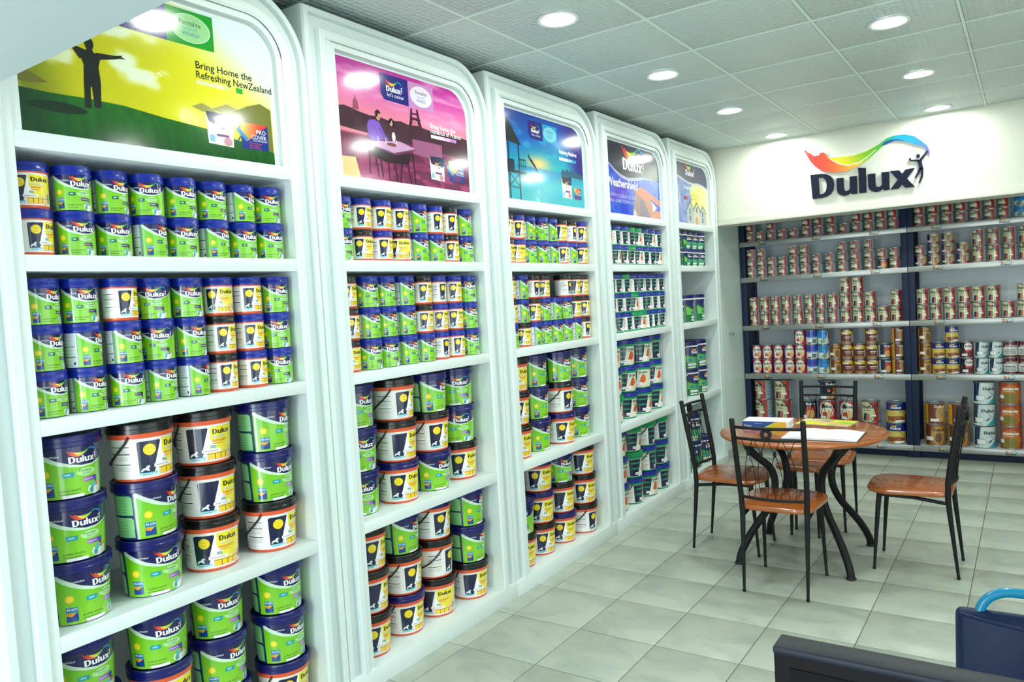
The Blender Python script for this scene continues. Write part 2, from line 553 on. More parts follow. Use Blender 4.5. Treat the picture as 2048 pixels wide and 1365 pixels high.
tag(slab('wall_left', -0.58, -0.50, YF, YB, 0, 3.0, 'wall_paint'), 'plain wall behind the display units')
tag(slab('wall_back', -0.52, XR, 6.985, 7.05, 0, 3.0, 'alcove_paint'), 'grey blue wall behind the tin shelves')
tag(slab('wall_right', XR, XR + 0.06, YF, YB, 0, 3.0, 'wall_paint'), 'plain cream side wall')
# lowered entrance soffit over the camera and the glazed front
tag(slab('trim_1', -0.52, XR, YF, -0.2, 2.187, 3.0, 'soffit_paint'), 'lowered white soffit over the shop entrance')
fr = slab('window_1', -0.4, XR, YF - 0.05, YF, 0.0, 0.12, 'white_laminate')
tag(fr, 'glazed shop front behind the viewer')
for x in (-0.4, 1.1, 2.6, 4.2):
    mk('window_frame', box('window_frame', x, x + 0.1, YF - 0.05, YF, 0.12, 2.187), 'white_laminate', fr)
for x in (-0.3, 1.2, 2.7):
    mk('pane', box('pane', x, x + 1.4 if x < 2.6 else x + 1.5, YF - 0.03, YF - 0.022, 0.12, 2.187), 'glass', fr)
# fascia over the back shelves
fas = slab('trim_2', -0.48, XR, FASC, FASC + 0.25, 2.20, CEIL + 0.011, 'fascia_paint')
tag(fas, 'cream white fascia above the back shelves carrying the sign')
for k, (z0, z1, d) in enumerate(((2.20, 2.226, 0.028), (2.226, 2.262, 0.014))):
    mk('moulding', box('moulding', -0.005, XR, FASC - d, FASC - 0.0002, z0, z1, 0.002), 'fascia_paint', fas)
# side panel between unit five and the back shelf: a flush pale door with a small knob
dr = slab('door_1', -0.10, -0.055, 5.90, 6.985, 0, 2.6, 'pale_panel')
tag(dr, 'pale flush door panel beside the back shelves')
mk('door_handle', tube('door_handle', [(-0.055, 6.20, 1.187), (-0.028, 6.20, 1.187), (-0.024, 6.20, 1.187), (-0.012, 6.20, 1.187)], [0.008, 0.008, 0.017, 0.015], 14), 'steel', dr)
sk = slab('baseboard_left', -0.055, -0.043, 5.90, 6.585, 0, 0.09, 'floor_tile_marble')
tag(sk, 'tiled skirting below the pale door panel')

# downlights
def downlight(x, y, label):
    t = empty('recessed_downlight', (x, y, CEIL - 0.001))
    tag(t, label, 'ceiling light', 'recessed ceiling downlights')
    prof = [(0.082, 0.0), (0.094, -0.001), (0.097, -0.004), (0.094, -0.008), (0.080, -0.006), (0.078, 0.0)]
    mk('trim_ring', lathe('trim_ring', prof, 28, cap_bottom=False, cap_top=False), 'lamp_ring', t)
    mk('diffuser', lathe('diffuser', [(0.079, -0.0005), (0.079, -0.003), (0.05, -0.005)], 28), 'lamp_glow', t)
    L = area('lamp_light', (x, y, CEIL - 0.012), (0, 0, 0), 0.15, 0.15, LAMP_W, (0.94, 1.0, 0.94), 'DISK')
mat('lamp_glow', (250, 255, 246), 0.4, emit=14)
ORD = ['first', 'second', 'third', 'fourth', 'fifth', 'sixth', 'seventh', 'eighth', 'ninth', 'tenth', 'eleventh', 'twelfth', 'thirteenth']
for x, nm in ((0.6012, 'row above the pail units'), (1.8012, 'row above the round table')):
    for k, y in enumerate((5.6665, 4.4665, 3.2665, 2.0665, 0.8665) if x < 1 else (5.6665, 4.4665, 3.2665, 2.0665)):
        downlight(x, y, 'round white downlight, %s from the fascia, %s' % (ORD[k], nm))
for k, y in enumerate((4.4665, 2.0665, 0.8665)):
    downlight(3.0012, y, 'round white downlight, %s from the back, row along the right wall' % ORD[k])

# ---------------------------------------------------------------- pail and tin labels
def T(*c): return c
NAVY, WHITE, LIME = (12, 16, 82), (246, 246, 244), (128, 208, 44)
def lab_green(h, hb, r, seg, big):
    P = Print(); us = 180 / (PI * r)
    V = lambda f: f * hb
    lo = [(-84, .99), (-70, .90), (-55, .81), (-40, .73), (-20, .655), (0, .61), (20, .61), (45, .67), (75, .81), (102, .99)]
    P.rect(-84, 172, V(.02), V(.995), lambda u, v: mixc((138, 206, 44), (100, 186, 18), (v / hb)), 0)
    band = [(-84, .90), (-70, .80), (-55, .72), (-40, .655), (-20, .60), (0, .572), (20, .58), (45, .655), (75, .80), (102, .98)]
    P.poly([(u, V(f)) for u, f in lo] + [(u, V(f)) for u, f in band[::-1]], (206, 230, 206), 1)
    P.poly([(u, V(f)) for u, f in lo] + [(102, V(1)), (-84, V(1))], NAVY, 1)
    cap = hb * (.120 if big else .138)
    emblem(P, -22 if big else -27, V(.665), cap, WHITE, 2, man=True, us=us)
    P.text('AkzoNobel', -62, V(.80), hb * .055, WHITE, 2, sx=us)
    P.disc(-62, V(.50), .075 * hb * us, .075 * hb, (250, 205, 30), 1)
    P.disc(-62, V(.50), .05 * hb * us, .05 * hb, (246, 226, 60), 2)
    P.rect(-34, -14, V(.41), V(.50), (24, 150, 160) if big else (40, 80, 70), 1)
    P.rect(-30, -20, V(.44), V(.475), (130, 210, 215), 2)
    P.disc(9, V(.47), 19, V(.075), (176, 226, 150), 2)
    P.text('Pentalite', -6, V(.478), hb * .07, (30, 110, 80), 3, sx=us)
    P.text('WORLD', 1, V(.425), hb * .045, (40, 140, 150), 3, sx=us)
    P.rect(2, 34, V(.28), V(.365), (lambda u, v: mixc((190, 120, 210), (60, 50, 150), (u - 2) / 30)) if big else (54, 40, 92), 2)
    P.rect(4, 22, V(.315), V(.33), (220, 200, 230), 3)
    for (a, f, c, ru, rf) in ((26, .12, (228, 236, 230), 17, .11), (22, .19, (92, 190, 176), 7, .06), (33, .20, (188, 120, 110), 5, .05), (30, .26, (70, 50, 46), 3, .025), (18, .10, (70, 160, 150), 5, .06), (36, .09, (206, 210, 214), 6, .06)):
        P.disc(a, V(f), ru, V(rf), c, 3, 12)
    P.rect(-70, -49, V(.245), V(.345), (20, 120, 176), 1)
    P.text('40-60%', -69, V(.28), hb * .07, WHITE, 2, sx=us * .9)
    P.rect(-70, -49, V(.07), V(.235), (24, 66, 140), 1)
    P.poly([(-70, V(.235)), (-52, V(.235)), (-60, V(.165)), (-70, V(.19))], lambda u, v: mixc((236, 120, 40), (240, 200, 60), (u + 70) / 21), 2)
    P.text('ALPINE WHITE', -42, V(.14), hb * .055, (30, 60, 40), 1, sx=us)
    P.rect(-42, -8, V(.09), V(.104), (60, 120, 40), 1)
    if big: P.rect(-36, 2, V(.02), V(.075), WHITE, 2)
    if big:
        P.rect(-172, -84, V(.02), V(.995), (22, 56, 96), 0)
        for f0, f1 in ((.06, .47), (.52, .92)):
            P.poly([(-150, V(f0)), (-90, V(f0)), (-90, V(f1 - .04)), (-95, V(f1)), (-150, V(f1))], (140, 208, 140), 1)
            for k in range(5): P.rect(-140, -104, V(f0 + .06 + k * .06), V(f0 + .07 + k * .06), (96, 168, 106), 2)
    else:
        P.rect(-172, -84, V(.02), V(.995), (222, 228, 236), 0)
        P.rect(-92, -84, V(.02), V(.995), (120, 150, 150), 1)
        for f in (.3, .58): P.rect(-168, -92, V(f), V(f + .02), (60, 70, 90), 1)
        for k in range(9): P.rect(-150, -104, V(.1 + k * .095), V(.112 + k * .095), (168, 178, 190), 1)
        P.rect(-100, -94, V(.1), V(.17), (30, 36, 60), 2)
    return P
def lab_white(h, hb, r, seg, big, v0, v1, dot):
    P = Print(); us = 180 / (PI * r)
    V = lambda f: v0 + f * (v1 - v0)
    H = v1 - v0
    def yel(u, v):
        f = (v - v0) / H
        return mixc(mixc((240, 190, 160), (236, 226, 60), (f - .0) / .35), (244, 226, 20), (f - .3) / .4)
    P.poly([(-26, V(.04)), (44, V(.04)), (56, V(.10)), (60, V(.25)), (60, V(.78)), (54, V(.90)), (42, V(.95)), (-19, V(.95)), (-22, V(.6))], yel, 1)
    P.poly([(-20, V(.95)), (-17, V(.95)), (-18, V(.62)), (-4, V(.44)), (-12, V(.32)), (-34, V(.32))], WHITE, 2)
    P.poly([(-64, V(.04)), (-38, V(.04)), (-27, V(.45)), (-20, V(.88)), (-23, V(.93)), (-62, V(.93)), (-66, V(.9))], (8, 20, 62), 1)
    if dot:
        P.disc(-43, V(.71), .145 * H * us, .145 * H, (250, 220, 20), 2)
        P.ring(-43, V(.71), .126 * H * us, .126 * H, .008 * H * us, (210, 170, 20), 3)
        P.text('15%', -49.5, V(.72), H * .08, (190, 150, 20), 3, sx=us)
        P.text('OFF', -48.5, V(.63), H * .07, (190, 150, 20), 3, sx=us)
    for vv, ff in wordmark_shapes():
        P.shapes.append(([(-12 + x * H * .14 * us, V(.74) + y * H * .14) for x, y in vv], ff, (26, 26, 24), 3))
    P.text('Pentalite', -13, V(.63), H * .115, (120, 120, 110), 3, sx=us * .95)
    P.text('Pentalite', -13.5, V(.637), H * .115, WHITE, 4, sx=us * .95)
    for k, f in enumerate((.565, .53, .47)): P.rect(-14, 24 - 6 * k, V(f), V(f + .018), (222, 80, 60), 3)
    P.rect(-18, -6, V(.36), V(.44), (140, 176, 168), 3)
    P.rect(-36, 6, V(.245), V(.33), WHITE, 4)
    P.rect(-32, 0, V(.28), V(.298), (150, 150, 160), 5)
    P.poly([(-62, V(.17)), (-58, V(.24)), (-53, V(.25)), (-50, V(.30)), (-45, V(.31)), (-44, V(.27)), (-47, V(.24)), (-45, V(.16)), (-49, V(.17)), (-52, V(.2)), (-56, V(.19)), (-60, V(.15))], (226, 232, 236), 3)
    P.rect(-64, -30, V(.04), V(.13), lambda u, v: mixc((226, 240, 240), (60, 190, 200), (v - V(.09)) / (.04 * H)), 3)
    P.rect(-60, -40, V(.065), V(.082), (130, 140, 156), 4)
    for a in (-20, -6, 8):
        P.rect(a, a + 11, V(.06), V(.20), (246, 206, 20), 3)
        P.rect(a + 11, a + 12.4, V(.05), V(.21), (70, 66, 20), 4)
    P.rect(-26, 40, V(.20), V(.212), (90, 80, 20), 4)
    P.disc(34, V(.17), 10, V(.09), (238, 190, 150), 3, 12)
    P.disc(44, V(.22), 5, V(.05), (90, 160, 60), 4, 10)
    for f, w in ((.80, 4), (.62, 4), (.36, 3)):
        P.rect(-122, -80, V(f), V(f + .022), (30, 32, 40), 1)
        for k in range(5): P.rect(-122, -78 - 4 * (k % 2), V(f - .05 - k * .026), V(f - .043 - k * .026), (176, 176, 182), 1)
    return P
def lab_exterior(h, hb, r, seg, big, v0, v1):
    P = Print(); us = 180 / (PI * r)
    V = lambda f: v0 + f * (v1 - v0); H = v1 - v0
    P.poly([(-70, V(.02)), (-30, V(.02)), (-20, V(.5)), (-14, V(.98)), (-74, V(.98))], (14, 26, 66), 1)
    for f in (.42, .72): P.poly([(-72, V(f)), (-25 + 8 * f, V(f)), (-24 + 8 * f, V(f + .09)), (-73, V(f + .09))], lambda u, v: mixc((14, 60, 70), (20, 170, 100), 1 - abs((u + 45) / 32)), 2)
    P.rect(-14, 60, V(.3), V(.97), lambda u, v: mixc((232, 232, 214), (214, 222, 196), (v - v0) / H), 1)
    P.disc(12, V(.42), 15, V(.22), lambda u, v: mixc((196, 60, 24), (232, 120, 40), (u + 2) / 28), 2)
    P.disc(5, V(.30), 12, V(.13), (206, 78, 30), 3)
    for vv, ff in wordmark_shapes():
        P.shapes.append(([(-10 + x * H * .14 * us, V(.79) + y * H * .14) for x, y in vv], ff, (20, 30, 30), 3))
    P.text('Weathershield', -10, V(.70), H * .075, (30, 110, 80), 3, sx=us * .8)
    P.rect(-44, 0, V(.10), V(.25), WHITE, 4)
    P.rect(-38, -10, V(.16), V(.185), (150, 158, 160), 5)
    for a, f in ((-2, .1), (10, .07), (24, .12), (36, .1)): P.disc(a, V(f + .05), 8, V(.08), (228, 218, 190), 3, 10)
    for f in (.78, .55, .30):
        P.rect(-150, -80, V(f), V(f + .018), (50, 60, 66), 1)
        for k in range(3): P.rect(-148, -84, V(f - .07 - k * .045), V(f - .06 - k * .045), (196, 202, 206), 1)
    return P
def lab_max(h, hb, r, seg, big):
    P = Print(); us = 180 / (PI * r)
    V = lambda f: f * hb
    P.rect(-84, 150, V(.0), V(.99), lambda u, v: mixc((14, 110, 66), (10, 90, 66), v / hb), 0)
    P.poly([(-84, V(.40)), (-84, V(.99)), (110, V(.99)), (110, V(.76)), (30, V(.58)), (-30, V(.62)), (-66, V(.80))], (20, 30, 96), 1)
    P.poly([(-70, V(.72)), (-36, V(.58)), (0, V(.52)), (30, V(.50)), (30, V(.30)), (-20, V(.28)), (-66, V(.34))], lambda u, v: mixc((120, 190, 70), (40, 150, 110), (u + 70) / 100), 2)
    P.disc(-30, V(.42), 12, V(.07), (40, 120, 150), 3, 12)
    P.disc(2, V(.42), 9, V(.06), (60, 110, 170), 3, 12)
    emblem(P, -22, V(.70), hb * .12, WHITE, 2, man=False, us=us)
    P.rect(-40, 6, V(.16), V(.26), WHITE, 3)
    P.rect(-35, 0, V(.195), V(.215), (140, 156, 150), 4)
    P.rect(-40, 0, V(.05), V(.12), (206, 226, 214), 3)
    P.rect(-84, -76, V(.0), V(.99), (6, 70, 46), 1)
    P.rect(-112, -86, V(.52), V(.545), (220, 232, 226), 1)
    return P

def tin_label(h, r, seg, kind):
    P = Print(); us = 180 / (PI * r)
    V = lambda f: .006 + f * (h - .012); H = h - .012
    def word(u, f, s, c, ly=4, txt=None):
        if txt: P.text(txt, u, V(f), H * s * 1.3, c, ly, sx=us)
        else:
            for vv, ff in wordmark_shapes():
                P.shapes.append(([(u + x * H * s * us, V(f) + y * H * s) for x, y in vv], ff, c, ly))
    def tag_(u0, u1, f0, f1): P.rect(u0, u1, V(f0), V(f1), (236, 238, 238), 5)
    full = lambda c: P.rect(-180, 180, V(0), V(1), c, 0)
    def side(c=(132, 156, 172), a=52, b_=150):
        P.rect(a, b_, V(0), V(1), c, 1)
        for k in range(4): P.rect(a + 8, b_ - 10, V(.2 + .2 * k), V(.225 + .2 * k), (90, 100, 116), 2)
    if kind in ('cream_red', 'cream_red_large'):
        full((208, 206, 164))
        P.poly([(-8, V(1)), (52, V(1)), (52, V(0)), (2, V(0)), (24, V(.3)), (26, V(.6)), (14, V(.85))], (166, 34, 24), 1)
        P.poly([(-14, V(1)), (-4, V(1)), (20, V(.8)), (28, V(.55)), (24, V(.5)), (16, V(.75))], (60, 24, 40), 2)
        side()
        word(-54, .68, .18, (14, 30, 30))
        P.rect(-46, 0, V(.56), V(.60), (120, 120, 100), 3)
        if kind == 'cream_red_large':
            P.poly([(-52, V(.04)), (-30, V(.04)), (-22, V(.42)), (-44, V(.42))], (26, 44, 80), 2)
            P.poly([(-30, V(.04)), (-8, V(.04)), (-6, V(.36)), (-18, V(.46))], (196, 110, 76), 3)
            P.disc(10, V(.14), 9, V(.09), (60, 120, 70), 3, 12)
            P.disc(10, V(.14), 5, V(.05), (226, 226, 200), 4, 12)
            tag_(0, 32, .26, .36)
        else:
            P.rect(-50, -8, V(.05), V(.3), (46, 70, 66), 2)
            P.rect(-10, 12, V(.06), V(.26), (150, 66, 40), 3)
            tag_(-30, 16, .36, .52)
    elif kind == 'navy_brown':
        full((178, 150, 110))
        P.rect(-66, -18, V(0), V(1), (22, 36, 110), 1); P.rect(-82, -66, V(0), V(1), (170, 200, 196), 1)
        P.disc(20, V(.5), 34, V(.42), (196, 170, 130), 1); P.disc(24, V(.45), 16, V(.25), (130, 84, 54), 2)
        P.poly([(-18, V(0)), (80, V(0)), (80, V(.3)), (40, V(.12))], (150, 40, 34), 2)
        word(-6, .66, .15, (40, 34, 40)); tag_(-50, -6, .16, .36)
    elif kind == 'red_picture':
        full((186, 36, 36))
        P.disc(-8, V(.52), 52, V(.43), (234, 226, 206), 1); P.rect(-96, -56, V(0), V(1), (30, 50, 140), 2)
        word(-44, .66, .16, (26, 40, 76)); P.disc(10, V(.33), 16, V(.2), (226, 176, 110), 2); P.disc(-16, V(.3), 16, V(.13), (196, 70, 50), 3)
        tag_(-50, -10, .08, .22)
    elif kind == 'blue_white':
        full((206, 216, 222)); P.rect(-120, 120, V(.55), V(1), (34, 66, 176), 1); P.poly([(-60, V(.55)), (60, V(.55)), (60, V(.5)), (0, V(.44)), (-60, V(.5))], (80, 130, 210), 2)
        word(-26, .72, .13, (30, 44, 130)); P.rect(0, 46, V(.06), V(.36), (90, 110, 110), 2); tag_(-50, -4, .2, .36)
        P.rect(-50, -4, V(0.02), V(.12), (120, 60, 60), 2)
    elif kind == 'sky_white':
        full((214, 226, 224)); P.disc(-10, V(.75), 62, V(.42), (30, 140, 206), 1); P.rect(-120, 120, V(.9), V(1), (30, 120, 190), 1); P.rect(58, 110, V(.3), V(1), (190, 40, 50), 2)
        word(-30, .72, .13, (20, 70, 140)); P.disc(0, V(.2), 24, V(.14), (110, 140, 110), 2); tag_(-56, -10, .3, .42)
    elif kind == 'brown_gold':
        full((150, 96, 46)); P.poly([(-60, V(0)), (-60, V(1)), (-20, V(1)), (-30, V(0))], (96, 44, 26), 1); P.disc(16, V(.5), 40, V(.42), (186, 142, 70), 1)
        P.disc(20, V(.36), 20, V(.22), (110, 76, 40), 2); word(-10, .7, .13, (60, 34, 20)); tag_(-56, -10, .24, .42)
        P.rect(-100, -60, V(0), V(1), (216, 160, 40), 1)
    elif kind == 'brown_yellow':
        full((122, 52, 32)); P.rect(-70, 80, V(.66), V(.86), (214, 184, 40), 1); word(-26, .84, .12, (236, 232, 220)); tag_(-40, 6, .66, .78)
        P.rect(-50, 50, V(.05), V(.6), (104, 44, 30), 1); P.rect(-24, 44, V(.44), V(.5), (220, 200, 190), 2); P.rect(-20, 40, V(.34), V(.38), (190, 160, 150), 2)
        P.rect(52, 80, V(.1), V(.62), (226, 220, 210), 1); P.rect(-60, 50, V(0), V(.16), (166, 110, 60), 2)
    elif kind == 'dark_navy':
        full((20, 34, 60)); P.rect(-84, -56, V(.05), V(.95), (200, 214, 214), 1); P.poly([(-20, V(.1)), (60, V(.1)), (60, V(.75)), (0, V(.75))], (196, 74, 40), 1)
        P.disc(24, V(.3), 26, V(.2), (214, 160, 90), 2); word(-6, .78, .13, (236, 236, 236)); tag_(-50, 0, .08, .24)
    elif kind == 'yellow_brown':
        full((206, 152, 40)); P.rect(-34, 60, V(0), V(1), (110, 44, 24), 1); P.disc(40, V(.5), 30, V(.4), (190, 150, 96), 2); word(4, .8, .13, (226, 216, 200)); tag_(-20, 30, .12, .26)
        for k in range(4): P.rect(-70, -40, V(.2 + .18 * k), V(.22 + .18 * k), (120, 70, 30), 1)
    elif kind == 'navy_wood':
        full((24, 40, 120)); P.rect(-90, 76, V(.0), V(.62), (214, 186, 90), 1); P.poly([(-60, V(.3)), (30, V(.34)), (66, V(.26)), (66, V(.12)), (-40, V(.06))], (150, 80, 44), 2)
        for a in (-50, -24, 6, 40): P.rect(a, a + 7, V(.02), V(.24), (128, 64, 36), 3)
        emblem(P, -28, V(.70), H * .13, (240, 240, 240), 3, man=False, us=us); tag_(0, 60, .02, .12)
    elif kind == 'maroon_navy':
        full((110, 26, 34)); P.rect(-80, -30, V(0), V(1), (20, 26, 50), 1); P.disc(10, V(.72), 38, V(.22), (232, 222, 222), 2); word(-20, .7, .13, (40, 40, 60)); P.rect(-20, 40, V(.4), V(.5), (196, 60, 50), 2); tag_(-50, 0, .1, .26)
    elif kind == 'teal_white':
        full((206, 220, 222)); P.poly([(-66, V(.1)), (-34, V(.1)), (-20, V(1)), (-60, V(1))], (18, 50, 84), 1); P.poly([(20, V(0)), (90, V(0)), (90, V(.9)), (62, V(.3))], (40, 160, 170), 1)
        word(-4, .64, .15, (20, 36, 56)); tag_(-44, 10, .16, .38); P.ring(-17, V(.27), 27, V(.11), 2.2, (60, 70, 80), 6)
        P.poly([(12, V(.2)), (30, V(.34)), (44, V(.4)), (34, V(.26))], (30, 90, 110), 3)
    elif kind == 'white_word':
        full((216, 218, 216)); P.rect(-180, 180, V(.66), V(1), (100, 32, 36), 1); P.rect(-180, 180, V(0), V(.12), (100, 32, 36), 1)
        P.text('ochem', -42, V(.66), H * .3, (240, 240, 240), 3, sx=us); P.rect(-50, 40, V(.46), V(.5), (60, 60, 60), 2)
        for k in range(3): P.rect(-50, 50, V(.2 + .08 * k), V(.24 + .08 * k), (120, 120, 120), 2)
    elif kind == 'rust':
        full((168, 72, 34)); P.disc(0, V(.45), 58, V(.42), (196, 110, 40), 1); P.rect(-40, 46, V(.66), V(.76), (232, 222, 206), 3); P.rect(-36, 20, V(.58), V(.61), (226, 200, 170), 3)
        P.disc(-6, V(.26), 44, V(.22), (128, 116, 40), 2); tag_(-62, -34, .26, .42)
    return P

# ---------------------------------------------------------------- pails: meshes shared by every copy
SEG = 36
def ucuts(seg, a=-180, b_=180):
    d = 360.0 / seg
    return [k * d for k in range(int(a / d), int(b_ / d) + 1)]
def pail_kit(kind, big, lid, dot=True):
    """returns list of (part name, mesh, part label) for one kind of pail"""
    h = .192 if big else .137
    rb, rt, rl = (.089, .097, .1055) if big else (.0515, .0535, .0565)
    if kind == 't': h, rb, rt, rl = (.232, .106, .111, .1145) if big else (.147, .0590, .0610, .0640)
    lh = .030 if big else .025
    hb = h - lh
    rf = lambda v: rb + (rt - rb) * min(1, v / hb)
    body_m, rim = {'g': ('pail_green', 'pail_navy'), 'w': ('pail_white', 'pail_orange'), 'e': ('pail_white', 'pail_rimgreen'), 't': ('pail_darkgreen', 'pail_white')}[kind]
    prof = [(rb * .96, 0, 1), (rb, .003, 1), (rf(.010), .010, 1), (rf(.0101), .0101, 0)]
    if kind == 'g':
        prof = [(rb * .96, 0, 1), (rb, .003, 1), (rf(.004), .004, 0)]
    top0 = hb - (.020 if big else .008)
    if kind == 't': top0 = hb - .012
    if kind in 'we' or kind == 't':
        prof += [(rf(top0), top0, 1), (rf(top0) + (.005 if big else .0015), top0 + .001, 1), (rt + (.006 if big else .002), hb, 1)]
    else:
        prof += [(rf(hb - .001), hb - .001, 0), (rt, hb, 0)]
    prof.append((rt * .9, hb + .001, 1))
    body = lathe('pail_body', prof, SEG, [body_m, rim])
    lp = [(rl * .97, hb - .004), (rl, hb - .002), (rl, hb + lh * .35), (rl * .985, hb + lh * .4), (rl * .985, hb + lh * .8), (rl, hb + lh * .84), (rl, h - .003), (rl * .985, h), (rl * .93, h), (rl * .90, h - .004), (rl * .2, h - .004)]
    lidm = lathe('lid', [(a, b_, 0) for a, b_ in lp], SEG, [lid])
    if kind == 'g': P = lab_green(h, hb, rb, SEG, big); z0 = 0
    elif kind == 'w': P = lab_white(h, hb, rb, SEG, big, .011, top0 - .001, dot)
    elif kind == 'e': P = lab_exterior(h, hb, rb, SEG, big, .011, top0 - .001)
    else: P = lab_max(h, top0, rb, SEG, big)
    lab = P.build('label', round_map(rf, rb, SEG), ucuts(SEG, -180, 180))
    kit = [('pail_body', body), ('lid', lidm), ('printed_label', lab)]
    if big and kind in 'we':
        pts = []
        for k in range(25):
            f = k / 24
            a = math.radians(-78 - 180 * f)
            v = hb - .012 - (.62 * hb) * math.sin(PI * f) ** .8
            rr = rf(v) + .0050 + (.004 if f in (0, 1) else 0)
            pts.append((rr * math.cos(a), rr * math.sin(a), v))
        kit.append(('handle', tube('handle', pts, .0040, 6)))
        kit[-1][1].materials.append(MATS['wire_dark'])
    return kit
KITS = {}
def kit(code, big):
    """code: g, wb / wk (white pail, blue / black lid), eb / eg, t"""
    key = (code, big)
    if key not in KITS:
        k = code[0]
        lid = {'g': 'lid_navy' if big else 'lid_blue', 'wb': 'lid_navy' if big else 'lid_blue', 'wk': 'lid_black', 'eb': 'lid_blue', 'eg': 'lid_green', 't': 'lid_navy', 'wn': 'lid_black'}[code]
        KITS[key] = pail_kit(k, big, lid, code != 'wn')
    return KITS[key]
DESC = {'g': 'lime green', 'wb': 'white blue-lidded', 'wk': 'white black-lidded', 'wn': 'white black-lidded', 'eb': 'white blue-lidded', 'eg': 'white green-lidded', 't': 'dark green'}
def put_pail(code, big, x, y, z, t, label, group):
    phi = math.atan2(CAM[1] - y, CAM[0] - x)
    off = math.asin(t) if abs(t) < 1 else math.copysign(PI / 2 + (abs(t) - 1) * 2.0, t)
    root = empty('paint_pail', (x, y, z), phi + off)
    tag(root, label, 'paint pail', group)
    for nm, me in kit(code, big):
        mk(nm, me, parent=root)
    return root

# rows read from the photograph: (code, apparent offset of the wordmark to the right)
R = {}
R[0] = [
 ['wb.35 g.40 g.65 g.12 g.55 g.60 g.92 g.45', 'wb.80 g.35 g.35 g.85 g.40 g.86 g.55 g.50'],
 ['g.75 g.42 wb.90 g.02 g.40 wb.40 wb.80 g.60', 'g.75 g.93 g.82 g.12 g.62 wk.82 wb.74 g.25', 'g.60 g.72 g.36 g.75 g.96 wk.86 wb.84 g.28'],
 ['g.45 wk.84 wn.52 g.88', 'g.40 g.90 wn.72 g.70', 'g.75 g.50 wk.46 wk.86'],
 ['g.45 g.32 g.45 g.62', 'g.5 wb.6 g.70 g.72', 'g.4 wk.5 wb.6 wb.80']]
R[1] = [
 ['g.60 wb.82 wb.78 wb.85 g.92 wb.97 wk.96 g.95', 'g.42 wk.60 wb.86 wk.22 g.90 g.92 wk.84 g.60'],
 ['wk.80 g.50 g.80 g.96 wk.86 wb1.0 wb.82 g.40', 'wk.90 g.84 g.86 g.88 wk.82 wb.82 wb.76 g.72', 'wk.60 g.50 g.40 g.86 g.92 wb1.02 wb.90 g.60'],
 ['g.70 wk.96 g.92 g.32', 'g.50 wn.82 wk.92 g.26', 'g.32 wb.70 g.72 wk.70'],
 ['wk.90 g.92 wb.96 g.97', 'wn.90 wk.96 wk1.12 g.92', 'wk.80 wb.82 wn.32 wn.72']]
R[2] = [
 ['wk.90 wb.90 g1.0 g.70 g1.0 wn.60 wk1.1 wb.92', 'wk.82 wb.42 g.80 g.92 g1.0 wb.92 g1.08 wb.80'],
 ['wk.90 g1.0 wk1.0 wk.80 -0 wk1.15 wn.84 wk.72', 'wk.90 g1.0 wk.80 g.82 g1.0 g.62 wn.72 wk.90', 'g1.0 wk.60 g1.06 g.82 g.92 g.95 g1.08 wk1.0'],
 ['wn.70 g.96 g.80 g.92', 'wk.90 g.96 wk1.0 g.82', 'wn.70 g.96 wb.80 g.86'],
 ['-0 wb.62 g.60 wn.70', 'g.10 wb.62 wn.72 wk.70', 'wn.60 wk.82 wb.62 wk1.02']]
R[3] = [
 ['eg.90 eb1.1 eb1.0 eg1.0 eg.80 eb1.05 eb.85 eb1.1', 'eg.95 eb.80 eb.90 eg.95 eb.80 eb1.05 eb1.0 eb.80'],
 ['eb1.2 eb1.0 eg1.0 eb1.15 eb.95 eb1.0 eb1.05 eb1.0', 'eb1.1 eb1.0 eb1.0 eg.80 eb1.2 eb.95 eb1.1 eb1.0', 'eb1.0 eb.95 eb1.05 eg1.0 eg.60 eb1.15 eb1.1 eb.98'],
 ['eb.60 eb.62 eb.80 eb1.02', 'eb.70 eb.62 eb.25 eb.70', 'eg.95 eb.80 eb.85 eb.90'],
 ['eb.80 eg.90 eg1.1 eg1.02', 'eb.75 eg.95 eb1.1 eb.95', 'eb.70 eb1.0 eb.75 eb1.0']]
R[4] = [
 ['t.60 t1.1 t.55 t.70 t.60', 't.40 t1.1 t.45 t.60 t.70'],
 ['t.80 t1.0 t1.02'], ['t.75 t.80 t.90', 't.90 t.85 t.95'], ['t.5 t.7 -0', 't.6 t.3 t.85']]
BAYNM = ['hill poster', 'dusk poster', 'lagoon poster', 'roof poster', 'castle poster']
SHELFNM = ['top', 'second', 'third', 'bottom']
LAYNM = {1: ['only'], 2: ['upper', 'lower'], 3: ['top', 'middle', 'bottom']}
def parse(tok):
    import re
    m = re.match(r'([a-z-]+)([\d.]*)', tok)
    return m.group(1), float(m.group(2) or 0)
FLOORZ = [ZS[0][1], ZS[1][1], ZS[2][1], ZPL]
